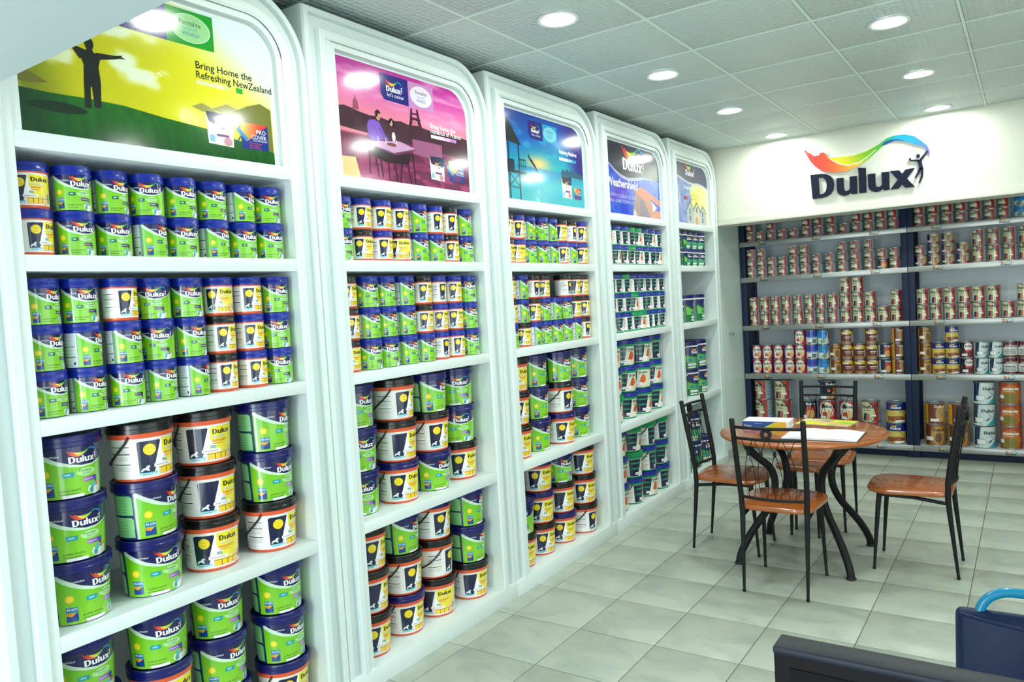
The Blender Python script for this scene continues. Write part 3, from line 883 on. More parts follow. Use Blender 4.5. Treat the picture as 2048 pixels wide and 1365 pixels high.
def fill_unit(u):
    w = OPEN5 if u == 4 else OPEN
    y0 = u * BAY
    for si, rows in enumerate(R[u]):
        big = si >= 2 or (u == 4 and si == 1)
        h = (.232 if big else .147) if u == 4 else (.192 if big else .137)
        n = len(rows[0].split())
        nl = len(rows)
        for li, row in enumerate(rows):
            rank = -1
            for c, tok in enumerate(row.split()):
                code, t = parse(tok)
                if code == '-': continue
                rank += 1
                if u == 4: pitch = .2385 if big else .140; yy = y0 + .012 + pitch * (c + .5)
                else: pitch = w / n; yy = y0 + pitch * (c + .5)
                rng = random.Random(u * 1000 + si * 100 + c)
                rad = (.1145 if big else .064) if u == 4 else (.1055 if big else .0565)
                x = -.018 - rad - rng.random() * (.035 if big else .012)
                yy += (rng.random() - .5) * ((.018 if big else .006) if u < 4 else .002)
                rj = random.Random(u * 1000 + si * 100 + c * 10 + li)
                x -= rj.random() * .004; yy += (rj.random() - .5) * .004
                z = FLOORZ[si] + (nl - 1 - li) * h + .0005
                size = 'large' if big else 'small'
                lab = '%s %s pail, %s from left, %s layer, %s shelf, %s unit' % (size, DESC[code], ORD[rank], LAYNM[nl][li], SHELFNM[si], BAYNM[u])
                put_pail(code, big, x, yy, z, t, lab, '%s pails on the %s shelf of the %s unit' % (size, SHELFNM[si], BAYNM[u]))

# ---------------------------------------------------------------- the five display units
def outline(y0, y1, zt, rad, ins, z0):
    """open outline left-bottom -> top-left -> rounded top-right -> right-bottom"""
    pts = [(y0 + ins, z0), (y0 + ins, zt - ins)]
    r = max(rad - ins, .02)
    cy, cz = y1 - ins - r, zt - ins - r
    n = 12
    for k in range(n + 1):
        a = PI / 2 * (1 - k / n)
        pts.append((cy + r * math.cos(a), cz + r * math.sin(a)))
    pts.append((y1 - ins, z0))
    return pts
def build_unit(u):
    w = OPEN5 if u == 4 else OPEN
    Y = u * BAY
    root = empty('display_unit', (0, Y, 0))
    ya, yb = -EDGE, w + (BAY - OPEN - EDGE) - .002
    RAD = .27
    edge_r = yb - w
    # stepped frame: concentric bands (inset, x)
    prof = [(0.0, -.012), (.004, 0.0), (.026, 0.0), (.0265, -.024), (.034, -.026), (.074, -.026), (.0765, -.026), (.0775, 0.003), (.081, 0.006), (.106, 0.006), (.110, 0.003), (.1155, -.0008), (.1165, -.0008)]
    bm = bmesh.new()
    rows = []
    for ins, x in prof:
        sc_ = ins
        rows.append([bm.verts.new((x, a, b_)) for a, b_ in outline(ya, yb, ZTOP, RAD, sc_, ZPL)])
    for a, b_ in zip(rows, rows[1:]):
        for k in range(len(a) - 1):
            bm.faces.new((a[k], b_[k], b_[k + 1], a[k + 1]))
    # front face from the stepped bands to the opening on both sides
    bmesh.ops.recalc_face_normals(bm, faces=bm.faces[:])
    if sum(f.normal.x * f.calc_area() for f in bm.faces) < 0:
        bmesh.ops.reverse_faces(bm, faces=bm.faces[:])
    mk('stepped_frame', finish(bm, 'stepped_frame', True, .5), 'white_laminate', root)
    # carcass: outer shell with the rounded corner
    bm = bmesh.new()
    o1 = outline(ya, yb, ZTOP, RAD, 0.0, 0.0)
    o2 = outline(ya, yb, ZTOP, RAD, .018, 0.0)
    A = [bm.verts.new((-.012, a, b_)) for a, b_ in o1]
    B = [bm.verts.new((-.498, a, b_)) for a, b_ in o1]
    A2 = [bm.verts.new((-.012, a, b_)) for a, b_ in o2]
    B2 = [bm.verts.new((-.498, a, b_)) for a, b_ in o2]
    for k in range(len(A) - 1):
        bm.faces.new((A[k], A[k + 1], B[k + 1], B[k]))
        bm.faces.new((A2[k], B2[k], B2[k + 1], A2[k + 1]))
        bm.faces.new((A[k], A2[k], A2[k + 1], A[k + 1]))
    bmesh.ops.recalc_face_normals(bm, faces=bm.faces[:])
    mk('carcass', finish(bm, 'carcass', True, .5), 'white_laminate', root)
    # jambs between frame and opening, inner sides
    for nm, a, b_ in (('side_panel', ya + .1165, 0.0), ('side_panel', w, yb - .1165 if yb - .1165 > w else w + .004)):
        if b_ - a < .002: b_ = a + .004
        mk(nm, box(nm, -DEPTH, -.0012, a, b_, ZPL, 2.71), 'white_laminate', root)
    mk('back_panel', box('back_panel', -DEPTH - .01, -DEPTH, ya + .02, yb - .02, 0.02, 2.72), 'white_interior', root)
    for zb_, zt_ in ZS:
        mk('shelf', box('shelf', -DEPTH, -.0004, 0.0005, w - .0005, zb_, zt_, .0008), 'white_laminate', root)
    mk('poster_rail', box('poster_rail', -DEPTH, -.0004, 0.0005, w - .0005, ZRAIL, POST0 + .002, .0008), 'white_laminate', root)
    mk('plinth', box('plinth', -DEPTH, 0.004, ya, yb, 0.0, ZPL, .001), 'white_laminate', root)
    # panel behind the poster with its lip
    bm = bmesh.new()
    in_ = outline(0.0, w, 2.735, .15, 0.0, ZRAIL + .01)
    lip = outline(0.0, w, 2.735, .15, .026, ZRAIL + .01)
    a = [bm.verts.new((-.006, p, q)) for p, q in in_]
    b_ = [bm.verts.new((-.006, p, q)) for p, q in lip]
    c = [bm.verts.new((-.030, p, q)) for p, q in lip]
    for k in range(len(a) - 1):
        bm.faces.new((a[k], b_[k], b_[k + 1], a[k + 1]))
        bm.faces.new((b_[k], c[k], c[k + 1], b_[k + 1]))
    bmesh.ops.recalc_face_normals(bm, faces=bm.faces[:])
    mk('poster_lip', finish(bm, 'poster_lip', True, .5), 'white_laminate', root)
    hb_ = box('header_board', -.05, -.030, 0.001, w - .001, ZRAIL + .02, 2.74)
    mk('header_board', hb_, 'white_laminate', root)
    # filler of the frame face round the opening head (flush spandrels)
    bm = bmesh.new()
    oo = outline(ya, yb, ZTOP, RAD, .1165, ZPL)
    ii = outline(0.0, w, 2.735, .15, 0.0, ZPL)
    a = [bm.verts.new((-.0008, p, q)) for p, q in oo]
    b_ = [bm.verts.new((-.0008, p, q)) for p, q in ii]
    for k in range(len(a) - 1):
        bm.faces.new((a[k], b_[k], b_[k + 1], a[k + 1]))
    bmesh.ops.recalc_face_normals(bm, faces=bm.faces[:])
    if sum(f.normal.x * f.calc_area() for f in bm.faces) < 0:
        bmesh.ops.reverse_faces(bm, faces=bm.faces[:])
    mk('inner_frame', finish(bm, 'inner_frame'), 'white_laminate', root)
    return root, w

# ---- posters: s along the wall, t up, painted background plus printed shapes
def vnoise(seed):
    g = np.random.RandomState(seed).rand(64, 64)
    def f(x, y):
        xi, yi = math.floor(x), math.floor(y)
        a, b_ = x - xi, y - yi
        a, b_ = a * a * (3 - 2 * a), b_ * b_ * (3 - 2 * b_)
        q = lambda i, j: g[i % 64, j % 64]
        return (q(xi, yi) * (1 - a) + q(xi + 1, yi) * a) * (1 - b_) + (q(xi, yi + 1) * (1 - a) + q(xi + 1, yi + 1) * a) * b_
    return lambda x, y: .6 * f(x, y) + .3 * f(2.1 * x + 9, 2.1 * y + 4) + .1 * f(4.3 * x, 4.3 * y + 7)
def sst(a, b_, x):
    t = max(0, min(1, (x - a) / (b_ - a))); return t * t * (3 - 2 * t)
def interp(L, x): return ramp([(a, (b_,)) for a, b_ in L], x)[0]
PW, PH = .8978, .509
def base_poster(bgf, w):
    P = Print()
    pts = outline(0, w, PH, .135, 0, 0.0)
    P.poly([(a, b_) for a, b_ in pts], bgf, 0)
    return P
def small_pail(P, s, t, w, h, ly):
    P.poly([(s, t + h), (s + w, t + h * 1.02), (s + w * .95, t), (s + w * .05, t + .004)], (226, 232, 214), ly)
    P.poly([(s, t + h), (s + w, t + h * 1.02), (s + w * .98, t + h * .66), (s + w * .6, t + h * .52), (s + w * .1, t + h * .70)], (18, 30, 66), ly + 1)
    emblem(P, s + w * .30, t + h * .56, h * .115, (246, 246, 246), ly + 2, man=False)
    P.rect(s + w * .35, s + w * .8, t + h * .28, t + h * .36, (110, 50, 110), ly + 1)
    P.disc(s + w * .75, t + h * .15, w * .16, h * .14, (190, 140, 150), ly + 1, 10)
    P.rect(s + w * .1, s + w * .28, t + h * .1, t + h * .3, (120, 180, 210), ly + 1)
def procover(P, s, t, w, h, ly):
    P.poly([(s, t), (s + w, t), (s + w, t + h), (s, t + h)], (16, 44, 130), ly)
    P.poly([(s, t + h), (s + w, t + h), (s + w * .45, t + h * .5), (s + w * .2, t + h * .3), (s, t + h * .6)], lambda a, b_: mixc((236, 190, 60), (222, 60, 40), (a - s) / w * 1.4), ly + 1)
    P.text('PRO', s + w * .55, t + h * .62, h * .24, (246, 246, 246), ly + 2)
    P.text('COVER', s + w * .36, t + h * .42, h * .22, (246, 246, 246), ly + 2)
    P.text('TECHNOLOGY', s + w * .42, t + h * .33, h * .10, (220, 225, 240), ly + 2)
    for k, tx in enumerate(('More Coverage', 'More Hiding', 'More Thinning')): P.text(tx, s + w * .28, t + h * (.22 - .09 * k), h * .09, (226, 70, 60), ly + 2)
    P.stroke((s - w * .12, t + h * .72), (s + w * .22, t + h * .34), h * .16, h * .16, (40, 130, 190), ly + 2)
    P.stroke((s + .0, t + h * .46), (s - w * .2, t + h * .12), h * .05, h * .05, (30, 60, 120), ly + 2)
def logo_pair(P, s0, s1, s2, t0, t1, c2, oval, tcol, ly=2):
    P.poly([(s0 + .02, t0 + .004), (s1, t0), (s1, t1), (s0, t1), (s0, t0 + .03)], (32, 26, 122), ly)
    w = s1 - s0
    emblem(P, s0 + w * .20, t0 + (t1 - t0) * .38, w * .135, (250, 250, 250), ly + 1)
    P.text("let's colour", s0 + w * .22, t0 + (t1 - t0) * .19, w * .135, (240, 240, 250), ly + 1)
    P.rect(s1, s2, t0, t1, c2, ly)
    cx, cy = (s1 + s2) / 2, (t0 + t1) / 2
    P.disc(cx, cy, (s2 - s1) * .43, (t1 - t0) * .40, oval, ly + 1, 28)
    P.ring(cx, cy, (s2 - s1) * .43, (t1 - t0) * .40, .0022, (240, 246, 246), ly + 2, 28)
    P.text('Pentalite', cx, cy + (t1 - t0) * .08, (t1 - t0) * .20, tcol, ly + 2, 'CENTER')
    P.text('COLOURS', cx, cy - (t1 - t0) * .06, (t1 - t0) * .10, (90, 150, 200), ly + 2, 'CENTER')
    P.text('WORLD', cx, cy - (t1 - t0) * .22, (t1 - t0) * .15, (40, 110, 170), ly + 2, 'CENTER')

def poster1(w):
    n1, n2 = vnoise(1), vnoise(2)
    hill = [(0, .133), (.09, .129), (.2, .132), (.32, .130), (.457, .114), (.612, .102), (.746, .078), (.9, .052)]
    def bg(s, t):
        c = mixc((200, 196, 8), (222, 216, 30), sst(.3, .7, s))
        c = mixc((120, 130, 14), c, sst(.0, .2, s + (t - .2) * .3))
        cl = n2(s * 9, t * 16)
        c = mixc(c, (230, 238, 206), sst(.52, .70, cl) * sst(.9, .2, abs(s - .3) * 2.2))
        wg = sst(.0, .42, (s - .52) * .9 + (t - .30) * 1.3)
        c = mixc(c, (214, 226, 232), wg)
        g = .5 * math.exp(-(((s - .575) / .09) ** 2 + ((t - .14) / .04) ** 2))  # ceiling lamp's reflection on the poster, painted in as a pale yellow glow
        return mixc(c, (250, 244, 150), g)
    def hillc(s, t):
        k = n1(s * 60, t * 90)
        c = mixc((4, 70, 26), (26, 116, 20), sst(0, .2, s) * (.35 + .65 * t / .13))
        return mixc(c, tuple(x * .72 for x in c), k)
    P = base_poster(bg, w)
    P.poly([(s_, t_) for s_, t_ in hill[:-1]] + [(w, interp(hill, w)), (w, 0), (0, 0)], hillc, 2)
    P.disc(.115, .090, .085, .016, (6, 40, 16), 3, 24)
    P.poly([(0, .148), (.008, .178), (.03, .186), (.06, .174), (.092, .158), (.05, .150)], (112, 108, 36), 1)
    for m, c in (([(.560, .172), (.60, .190), (.64, .178), (.66, .165), (.60, .160)], (150, 146, 70)), ([(.64, .176), (.70, .203), (.76, .188), (.78, .17), (.70, .16)], (140, 136, 60)), ([(.72, .178), (.79, .212), (.847, .230), (.893, .214), (.895, .04), (.86, .06), (.78, .08), (.70, .158)], (112, 112, 40))):
        P.poly(m, c, 1)
    K = (22, 26, 22)
    P.disc(.222, .302, .0140, .0195, K, 4, 14)
    P.poly([(.213, .286), (.231, .286), (.234, .277), (.256, .272), (.246, .235), (.249, .185), (.244, .108), (.224, .108), (.2205, .17), (.2160, .17), (.2135, .103), (.194, .103), (.197, .18), (.201, .235), (.190, .266), (.210, .277)], K, 4)
    P.poly([(.190, .250), (.172, .276), (.158, .294), (.163, .297), (.180, .287), (.212, .280), (.212, .262)], K, 5)
    P.poly([(.24, .279), (.30, .283), (.325, .289), (.322, .284), (.337, .279), (.318, .278), (.30, .2715), (.245, .258)], K, 5)
    logo_pair(P, .300, .487, .667, .379, .500, (22, 148, 34), (150, 206, 140), (40, 70, 70))
    P.text('Bring Home the', .585, .308, .036, (20, 28, 40), 2, bold=.008)
    P.text('Refreshing NewZealand', .585, .275, .036, (20, 28, 40), 2, sx=.92, bold=.008)
    P.rect(.585, .665, .253, .268, (216, 218, 160), 2); P.rect(.665, .690, .253, .268, (232, 232, 190), 2)
    P.rect(.690, .716, .253, .268, (206, 216, 130), 2); P.rect(.746, .774, .252, .271, (46, 160, 40), 2)
    small_pail(P, .611, .050, .113, .115, 3)
    procover(P, .753, .054, .120, .096, 3)
    return P
def poster2(w):
    n1, n2 = vnoise(5), vnoise(6)
    def bg(s, t):
        if t > .20:
            c = ramp([(.28, (232, 132, 150)), (.36, (222, 110, 168)), (.44, (200, 66, 160)), (.52, (176, 40, 140))], t)
            k = n1(s * 5 + t * 6, t * 34)
            return mixc(c, (240, 168, 206), sst(.5, .8, k) * .6)
        c = mixc((120, 36, 78), (164, 62, 112), sst(.2, .0, t))
        k = n2(s * 14, t * 40)
        c = mixc(c, (92, 26, 58), sst(.45, .7, k) * .7)
        q = (s * 7 + t * 9) % 2 < 1
        r_ = (t * 26) % 2 < 1
        if s > .35 and t < .15 and q != r_: c = mixc(c, (74, 30, 56), .6)
        return c
    P = base_poster(bg, w)
    P.poly([(0, .296), (.05, .306), (.10, .300), (.14, .292), (.20, .286), (.26, .290), (.32, .282), (.40, .292), (.45, .284), (.52, .288), (.60, .280), (.70, .284), (w, .276), (w, .17), (.5, .19), (0, .215)], lambda s, t: mixc((50, 26, 40), (84, 40, 56), n2(s * 50, t * 50)), 1)
    P.poly([(.10, .30), (.104, .335), (.112, .345), (.118, .365), (.124, .345), (.132, .335), (.138, .30)], (150, 70, 96), 1)
    # lattice tower in the distance
    K = (72, 26, 50)
    P.poly([(.452, .270), (.474, .270), (.484, .31), (.486, .365), (.474, .365), (.468, .32)], K, 2)
    P.poly([(.530, .270), (.556, .270), (.536, .32), (.526, .365), (.514, .365), (.518, .31)], K, 2)
    P.rect(.466, .540, .312, .324, K, 2); P.rect(.476, .530, .338, .346, K, 2); P.rect(.452, .556, .272, .284, K, 2)
    for a in (.474, .492, .510): P.stroke((a, .286), (a + .02, .312), .003, .003, K, 2)
    # terrace wall, chairs and the couple at the table
    P.poly([(.474, .222), (.690, .220), (.690, .140), (.472, .152)], (150, 84, 124), 2)
    P.poly([(0, .088), (.098, .092), (.124, .002), (0, .002)], (228, 198, 140), 2)
    for k in range(5): P.stroke((.01 + .018 * k, .086), (.016 + .02 * k, .004), .0012, .0012, (206, 172, 112), 3)
    D = (44, 20, 34)
    for a, b_ in (((.188, .15), (.180, .03)), ((.216, .14), (.236, .02)), ((.25, .15), (.262, .02)), ((.30, .14), (.304, .012)), ((.334, .14), (.356, .012)), ((.42, .14), (.452, .006)), ((.40, .13), (.376, .012)), ((.47, .152), (.48, .01))):
        P.stroke(a, b_, .010, .006, D, 3)
    P.poly([(.18, .17), (.26, .15), (.36, .13), (.46, .15), (.44, .10), (.30, .09), (.20, .11)], D, 3)
    P.poly([(.186, .19), (.178, .24), (.192, .265), (.226, .272), (.262, .262), (.280, .205), (.262, .18), (.22, .176)], (128, 84, 190), 4)
    P.poly([(.262, .262), (.284, .222), (.312, .196), (.306, .186), (.276, .200), (.252, .232)], (112, 70, 176), 5)
    P.disc(.252, .290, .014, .019, (206, 140, 120), 5, 14)
    P.poly([(.236, .285), (.234, .308), (.246, .319), (.264, .315), (.268, .304), (.252, .301), (.243, .285)], (40, 22, 26), 6)
    P.poly([(.30, .20), (.304, .25), (.32, .262), (.342, .258), (.366, .22), (.366, .17), (.31, .17)], (70, 26, 46), 4)
    P.disc(.334, .276, .012, .017, (216, 150, 130), 5, 14)
    P.poly([(.322, .265), (.320, .285), (.334, .297), (.350, .288), (.356, .25), (.346, .262), (.340, .287)], (36, 18, 24), 6)
    P.poly([(.149, .168), (.381, .197), (.491, .176), (.340, .139)], (196, 150, 190), 5)
    P.poly([(.149, .168), (.340, .139), (.491, .176), (.491, .170), (.340, .131), (.149, .162)], (110, 60, 92), 5)
    P.disc(.33, .175, .035, .008, (120, 60, 50), 6, 12)
    for a in (.24, .29, .36): P.rect(a, a + .004, .172, .20, (232, 210, 220), 6)
    P.disc(.345, .212, .012, .022, (250, 240, 224), 7, 10)
    logo_pair(P, .280, .465, .645, .370, .490, (196, 134, 190), (226, 214, 232), (70, 60, 90))
    P.text('Bring home the', .610, .294, .031, (250, 244, 250), 3, bold=.012)
    P.text('romance of France', .610, .270, .031, (250, 244, 250), 3, bold=.012)
    for k, c in enumerate(((240, 230, 240), (240, 230, 240), (212, 170, 214), (180, 130, 186))): P.rect(.612 + .049 * k, .661 + .049 * k, .246, .262, c, 3)
    small_pail(P, .590, .043, .110, .114, 3)
    procover(P, .735, .050, .128, .10, 3)
    return P
def poster3(w):
    n1, n2 = vnoise(8), vnoise(9)
    def bg(s, t):
        if t > .207:
            c = ramp([(.2, (20, 166, 186)), (.3, (16, 136, 190)), (.38, (18, 96, 190)), (.51, (14, 62, 160))], t - .12 * (s - .3))
            c = mixc(c, (44, 26, 130), sst(.62, .85, s + (t - .3) * .4))
            k = n1(s * 10 + t * 8, t * 30)
            c = mixc(c, (70, 190, 220), sst(.55, .8, k) * .5 * sst(.75, .5, s))
            g = math.exp(-(((s - .36) / .13) ** 2 + ((t - .235) / .045) ** 2))
            return mixc(c, (246, 206, 130), g)
        c = ramp([(0, (10, 160, 178)), (.12, (16, 172, 190)), (.21, (8, 120, 176))], t)
        k = n2(s * 30, t * 90)
        c = mixc(c, (30, 190, 196), k * .4)
        g = math.exp(-(((s - .33) / .075) ** 2 + ((t - .150) / .024) ** 2))
        g2 = math.exp(-(((s - .335) / .03) ** 2)) * sst(.16, .0, t) * .5 * (k > .45)
        return mixc(c, (244, 252, 252), max(g, g2))
    P = base_poster(bg, w)
    K = (34, 40, 48)
    P.poly([(0, .505), (.02, .49), (.176, .322), (.168, .318), (0, .330)], K, 2)
    for a in (.040, .142): P.rect(a, a + .013, 0.0, .325, K, 2)
    P.rect(0, .150, .160, .172, K, 2); P.rect(0, .215, .155, .166, K, 2); P.rect(.0, .10, .172, .23, (26, 44, 66), 2)
    P.path([(.146, .236), (.218, .238)], .006, K, 2)
    for a in (.166, .19, .213): P.rect(a, a + .005, .16, .238, K, 2)
    P.path([(.15, .20), (.216, .20)], .004, K, 2)
    for p, q in (((.044, .155), (.148, .08)), ((.148, .155), (.044, .08)), ((.0, .155), (.044, .08)), ((.0, .078), (.152, .074))): P.stroke(p, q, .006, .006, K, 2)
    P.poly([(.238, .272), (.246, .262), (.262, .244), (.300, .216), (.352, .172), (.346, .186), (.318, .222), (.288, .246), (.262, .262)], (30, 24, 30), 3)
    P.stroke((.262, .252), (.252, .284), .008, .003, (30, 24, 30), 3)
    P.poly([(.612, .208), (.64, .236), (.665, .222), (.69, .242), (.715, .224), (.74, .238), (.77, .220), (.80, .236), (.83, .218), (.86, .224), (.895, .205), (.895, .188), (.62, .196)], (20, 84, 110), 1)
    logo_pair(P, .264, .421, .588, .372, .478, (34, 158, 206), (120, 206, 226), (30, 90, 130))
    P.text('Relaxing Maldives', .604, .328, .034, (250, 250, 255), 3, sx=.9, bold=.02)
    for k, c in enumerate(((232, 240, 232), (232, 240, 232), (140, 206, 206), (60, 150, 196))): P.rect(.602 + .052 * k, .654 + .052 * k, .286, .304, c, 3)
    small_pail(P, .614, .056, .125, .134, 3)
    procover(P, .768, .058, .090, .072, 3)
    return P
def poster4(w):
    n1 = vnoise(11)
    wave = [(0, .372), (.06, .348), (.126, .318), (.23, .286), (.347, .274), (.47, .286), (.592, .300), (.75, .300), (.9, .294)]
    def bg(s, t):
        wv = interp(wave, s)
        c = mixc((14, 62, 206), (70, 104, 214), sst(.1, .8, s) * sst(.0, .3, t))
        k = n1(s * 12, t * 20)
        return mixc(c, (120, 160, 236), sst(.5, .8, k) * .4)
    P = base_poster(bg, w)
    up = [(s_, t_) for s_, t_ in outline(0, w, PH, .135, 0, .2) if t_ > .21]
    wv = [(k * w / 30, interp(wave, k * w / 30)) for k in range(31)]
    P.poly(wv[::-1] + up, lambda s, t: mixc((34, 32, 60), (66, 70, 92), sst(.4, .9, s)), 2)
    P.poly(wv + [(a_, b_ - .022 * math.sin(PI * min(1, .15 + a_))) for a_, b_ in wv[::-1]], (180, 184, 210), 3)
    P.poly([(.404, .0), (.404, .04), (.440, .17), (.50, .20), (.60, .10), (.68, .0)], (150, 120, 120), 1)
    P.poly([(.52, .0), (.53, .14), (.60, .17), (.70, .06), (.74, .0)], (128, 108, 130), 2)
    P.poly([(.43, .185), (.56, .232), (.70, .196), (.896, .150), (.896, .10), (.72, .15), (.60, .13)], (206, 120, 100), 3)
    P.poly([(.60, .13), (.72, .15), (.896, .02), (.896, .0), (.72, .0)], (186, 128, 112), 2)
    P.poly([(.74, .135), (.83, .09), (.75, .05)], (214, 206, 220), 4)
    P.poly([(.66, .0), (.896, .075), (.896, .03), (.80, .0)], (214, 132, 108), 4)
    for k in range(7): P.stroke((.58 + .045 * k, .20 - .008 * k), (.60 + .045 * k, .158 - .004 * k), .002, .002, (168, 84, 70), 4)
    P.poly([(.40, .03), (.43, .06), (.46, .03), (.46, .0), (.40, .0)], (206, 190, 200), 3)
    emblem(P, .262, .328, .084, (242, 244, 246), 5, man=True)
    P.text('Weathershield', .006, .197, .084, (248, 248, 250), 6, sx=.98, bold=.025)
    P.text('WITH COLOUR LOCK &', .05, .122, .036, (200, 212, 240), 3)
    P.text('FUNGAL GUARD TECHNOLOGY', .0, .086, .034, (200, 212, 240), 3, sx=.86)
    return P
def poster5(w):
    n1 = vnoise(13)
    wave = [(0, .41), (.1, .392), (.274, .362), (.4, .358), (.515, .366), (.64, .358), (.78, .33)]
    def bg(s, t):
        wv = interp(wave, s)
        k = n1(s * 14, t * 20)
        L = mixc((70, 96, 176), (150, 170, 214), k)
        Rr = mixc((226, 232, 90), (240, 244, 176), sst(.2, .8, (s - .3) * 1.2 + k * .4))
        return mixc(L, Rr, sst(.325, .355, s + .02 * math.sin(t * 50)))
    P = base_poster(bg, w)
    up = [(s_, t_) for s_, t_ in outline(0, w, PH, .135, 0, .2) if t_ > .21]
    wv = [(k * w / 30, interp(wave, k * w / 30)) for k in range(31)]
    P.poly(wv[::-1] + up, (56, 54, 88), 2)
    P.poly(wv + [(a_, b_ - .018) for a_, b_ in wv[::-1]], (190, 190, 214), 3)
    P.path([(.03, .34), (.06, .30), (.05, .27), (.09, .22), (.08, .19), (.13, .13)], .006, (226, 232, 250), 2)
    P.path([(.17, .17), (.21, .12), (.24, .10)], .005, (226, 232, 250), 2)
    emblem(P, .235, .412, .048, (240, 240, 246), 5, man=True)
    P.text('Weathershield', .17, .292, .052, (236, 240, 250), 6, sx=.95, bold=.02)
    P.text('MAX', .18, .205, .05, (220, 60, 80), 6, bold=.02)
    P.rect(.36, .52, .245, .262, (200, 196, 60), 2); P.rect(.36, .48, .215, .23, (200, 196, 60), 2)
    S, Rf = (170, 178, 184), (96, 104, 118)
    P.poly([(.225, .0), (.225, .125), (.31, .195), (.40, .125), (.40, .0)], S, 3)
    P.poly([(.212, .118), (.31, .205), (.41, .118), (.395, .112), (.31, .185), (.228, .112)], Rf, 4)
    P.poly([(.38, .0), (.38, .13), (.465, .19), (.55, .13), (.55, .0)], (200, 196, 176), 3)
    P.poly([(.37, .128), (.465, .204), (.56, .128), (.54, .124), (.465, .184), (.388, .124)], Rf, 4)
    P.poly([(.53, .0), (.53, .11), (.61, .17), (.69, .11), (.69, .0)], (176, 184, 186), 3)
    P.poly([(.52, .108), (.61, .184), (.70, .108), (.685, .104), (.61, .164), (.536, .104)], Rf, 4)
    for a, b_ in ((.30, .09), (.30, .03), (.46, .11), (.60, .08), (.60, .025)):
        P.rect(a - .014, a + .014, b_, b_ + .045, (70, 84, 104), 4)
    P.disc(.455, .03, .03, .045, (206, 140, 80), 4, 14)
    P.rect(.425, .485, 0, .03, (206, 140, 80), 4)
    return P
PLAB = ['green poster of a man with open arms on a hill', 'pink poster of a couple dining by a lattice tower', 'blue poster of a diver and a stilted hut', 'navy and blue poster with a tiled roof', 'split blue and yellow poster with a gabled house']
ULAB = ['white arched display unit nearest the viewer, under the green hill poster', 'white arched display unit under the pink dusk couple poster', 'white arched display unit under the blue lagoon diver poster', 'white arched display unit under the navy poster with tiled roof', 'narrow white arched display unit beside the back wall, castle house poster']
for u, pf in enumerate((poster1, poster2, poster3, poster4, poster5)):
    root, w = build_unit(u)
    tag(root, ULAB[u], 'shelf unit', 'white display units along the left wall')
    pw = PW - (OPEN - w)
    P = pf(pw)
    ly = -.0255
    def flat(s, t, layer):
        return (ly + .0003 * layer, .0253 + s, POST0 + t), (1, 0, 0)
    me = P.build('poster', flat, [k * pw / 84 for k in range(1, 84)], [k * PH / 48 for k in range(1, 48)], 'printed_poster')
    # a thin board under the print
    po = mk('poster', me, parent=root)
    po['label'] = PLAB[u]
    fill_unit(u)

# ---------------------------------------------------------------- sign on the fascia: raised letters, ribbon and figure
def raise_mesh(name, shapes, depth, colour=None):
    bm = bmesh.new()
    for v, fs in shapes:
        bv = [bm.verts.new((x, 0, y)) for x, y in v]
        faces = []
        for f in fs:
            try: faces.append(bm.faces.new([bv[k] for k in f]))
            except ValueError: pass
        bm.normal_update()
        big = [f for f in faces if len(f.verts) > 4]
        if big:
            keep = [f for f in faces if len(f.verts) <= 4]
            faces = keep + bmesh.ops.triangulate(bm, faces=big, ngon_method='EAR_CLIP')['faces']
        ret = bmesh.ops.extrude_face_region(bm, geom=faces)
        for e in ret['geom']:
            if isinstance(e, bmesh.types.BMVert): e.co.y -= depth
    bmesh.ops.recalc_face_normals(bm, faces=bm.faces[:])
    return finish(bm, name)
SX, SZ, SH = 0.822, 2.343, 0.2
sign = empty('wall_sign', (SX, FASC - .0005, SZ))
tag(sign, 'raised navy lettering sign with rainbow ribbon on the cream fascia', 'sign')
W_ = wordmark_shapes()
for k, nm in enumerate(('letter', 'letter', 'letter', 'letter')):
    me = raise_mesh(nm, [([(x * SH, y * SH) for x, y in W_[k][0]], W_[k][1])], .022)
    mk(nm, me, 'ink_navy', sign)
me = raise_mesh('letter', [([(x * SH, y * SH) for x, y in W_[4][0]], W_[4][1])], .022)
mk('letter', me, 'ink_navy', sign)
me = raise_mesh('letter_stroke', [([(x * SH, y * SH) for x, y in W_[5][0]], W_[5][1])], .0216)
mk('letter_stroke', me, 'ink_navy', sign)
# ribbon: thick board with the rainbow print on its face
rshape = [([(x * SH, y * SH) for x, y in pts], [tuple(range(len(pts)))]) for pts in (SW_BACK, SW_LEAD, SW_FRONT)]
rb = mk('ribbon', raise_mesh('ribbon', rshape, .018), 'paper_white', sign)
rb['label'] = 'rainbow paint ribbon'
P = Print()
swoosh_into(P, 0, 0, SH, 1.0, 0)
me = P.build('ribbon_print', lambda a, b_, l: ((a, -.0183 - .0003 * l, b_), (0, -1, 0)), [k * .03 for k in range(-2, 32)], (), 'printed_paper')
mk('ribbon_print', me, parent=rb)
shp = []
for a, b_, w0, w1 in MAN_STROKES:
    d = Vector((b_[0] - a[0], b_[1] - a[1])); n = Vector((-d.y, d.x)).normalized()
    shp.append(([((a[0] - n.x * w0 / 2) * SH, (a[1] - n.y * w0 / 2) * SH), ((b_[0] - n.x * w1 / 2) * SH, (b_[1] - n.y * w1 / 2) * SH), ((b_[0] + n.x * w1 / 2) * SH, (b_[1] + n.y * w1 / 2) * SH), ((a[0] + n.x * w0 / 2) * SH, (a[1] + n.y * w0 / 2) * SH)], [(0, 1, 2, 3)]))
shp.append(([((4.08 + .07 * math.cos(k * PI / 6)) * SH, (1.19 + .075 * math.sin(k * PI / 6)) * SH) for k in range(12)], [tuple(range(12))]))
mk('figure', raise_mesh('figure', shp, .02), 'ink_navy', sign)

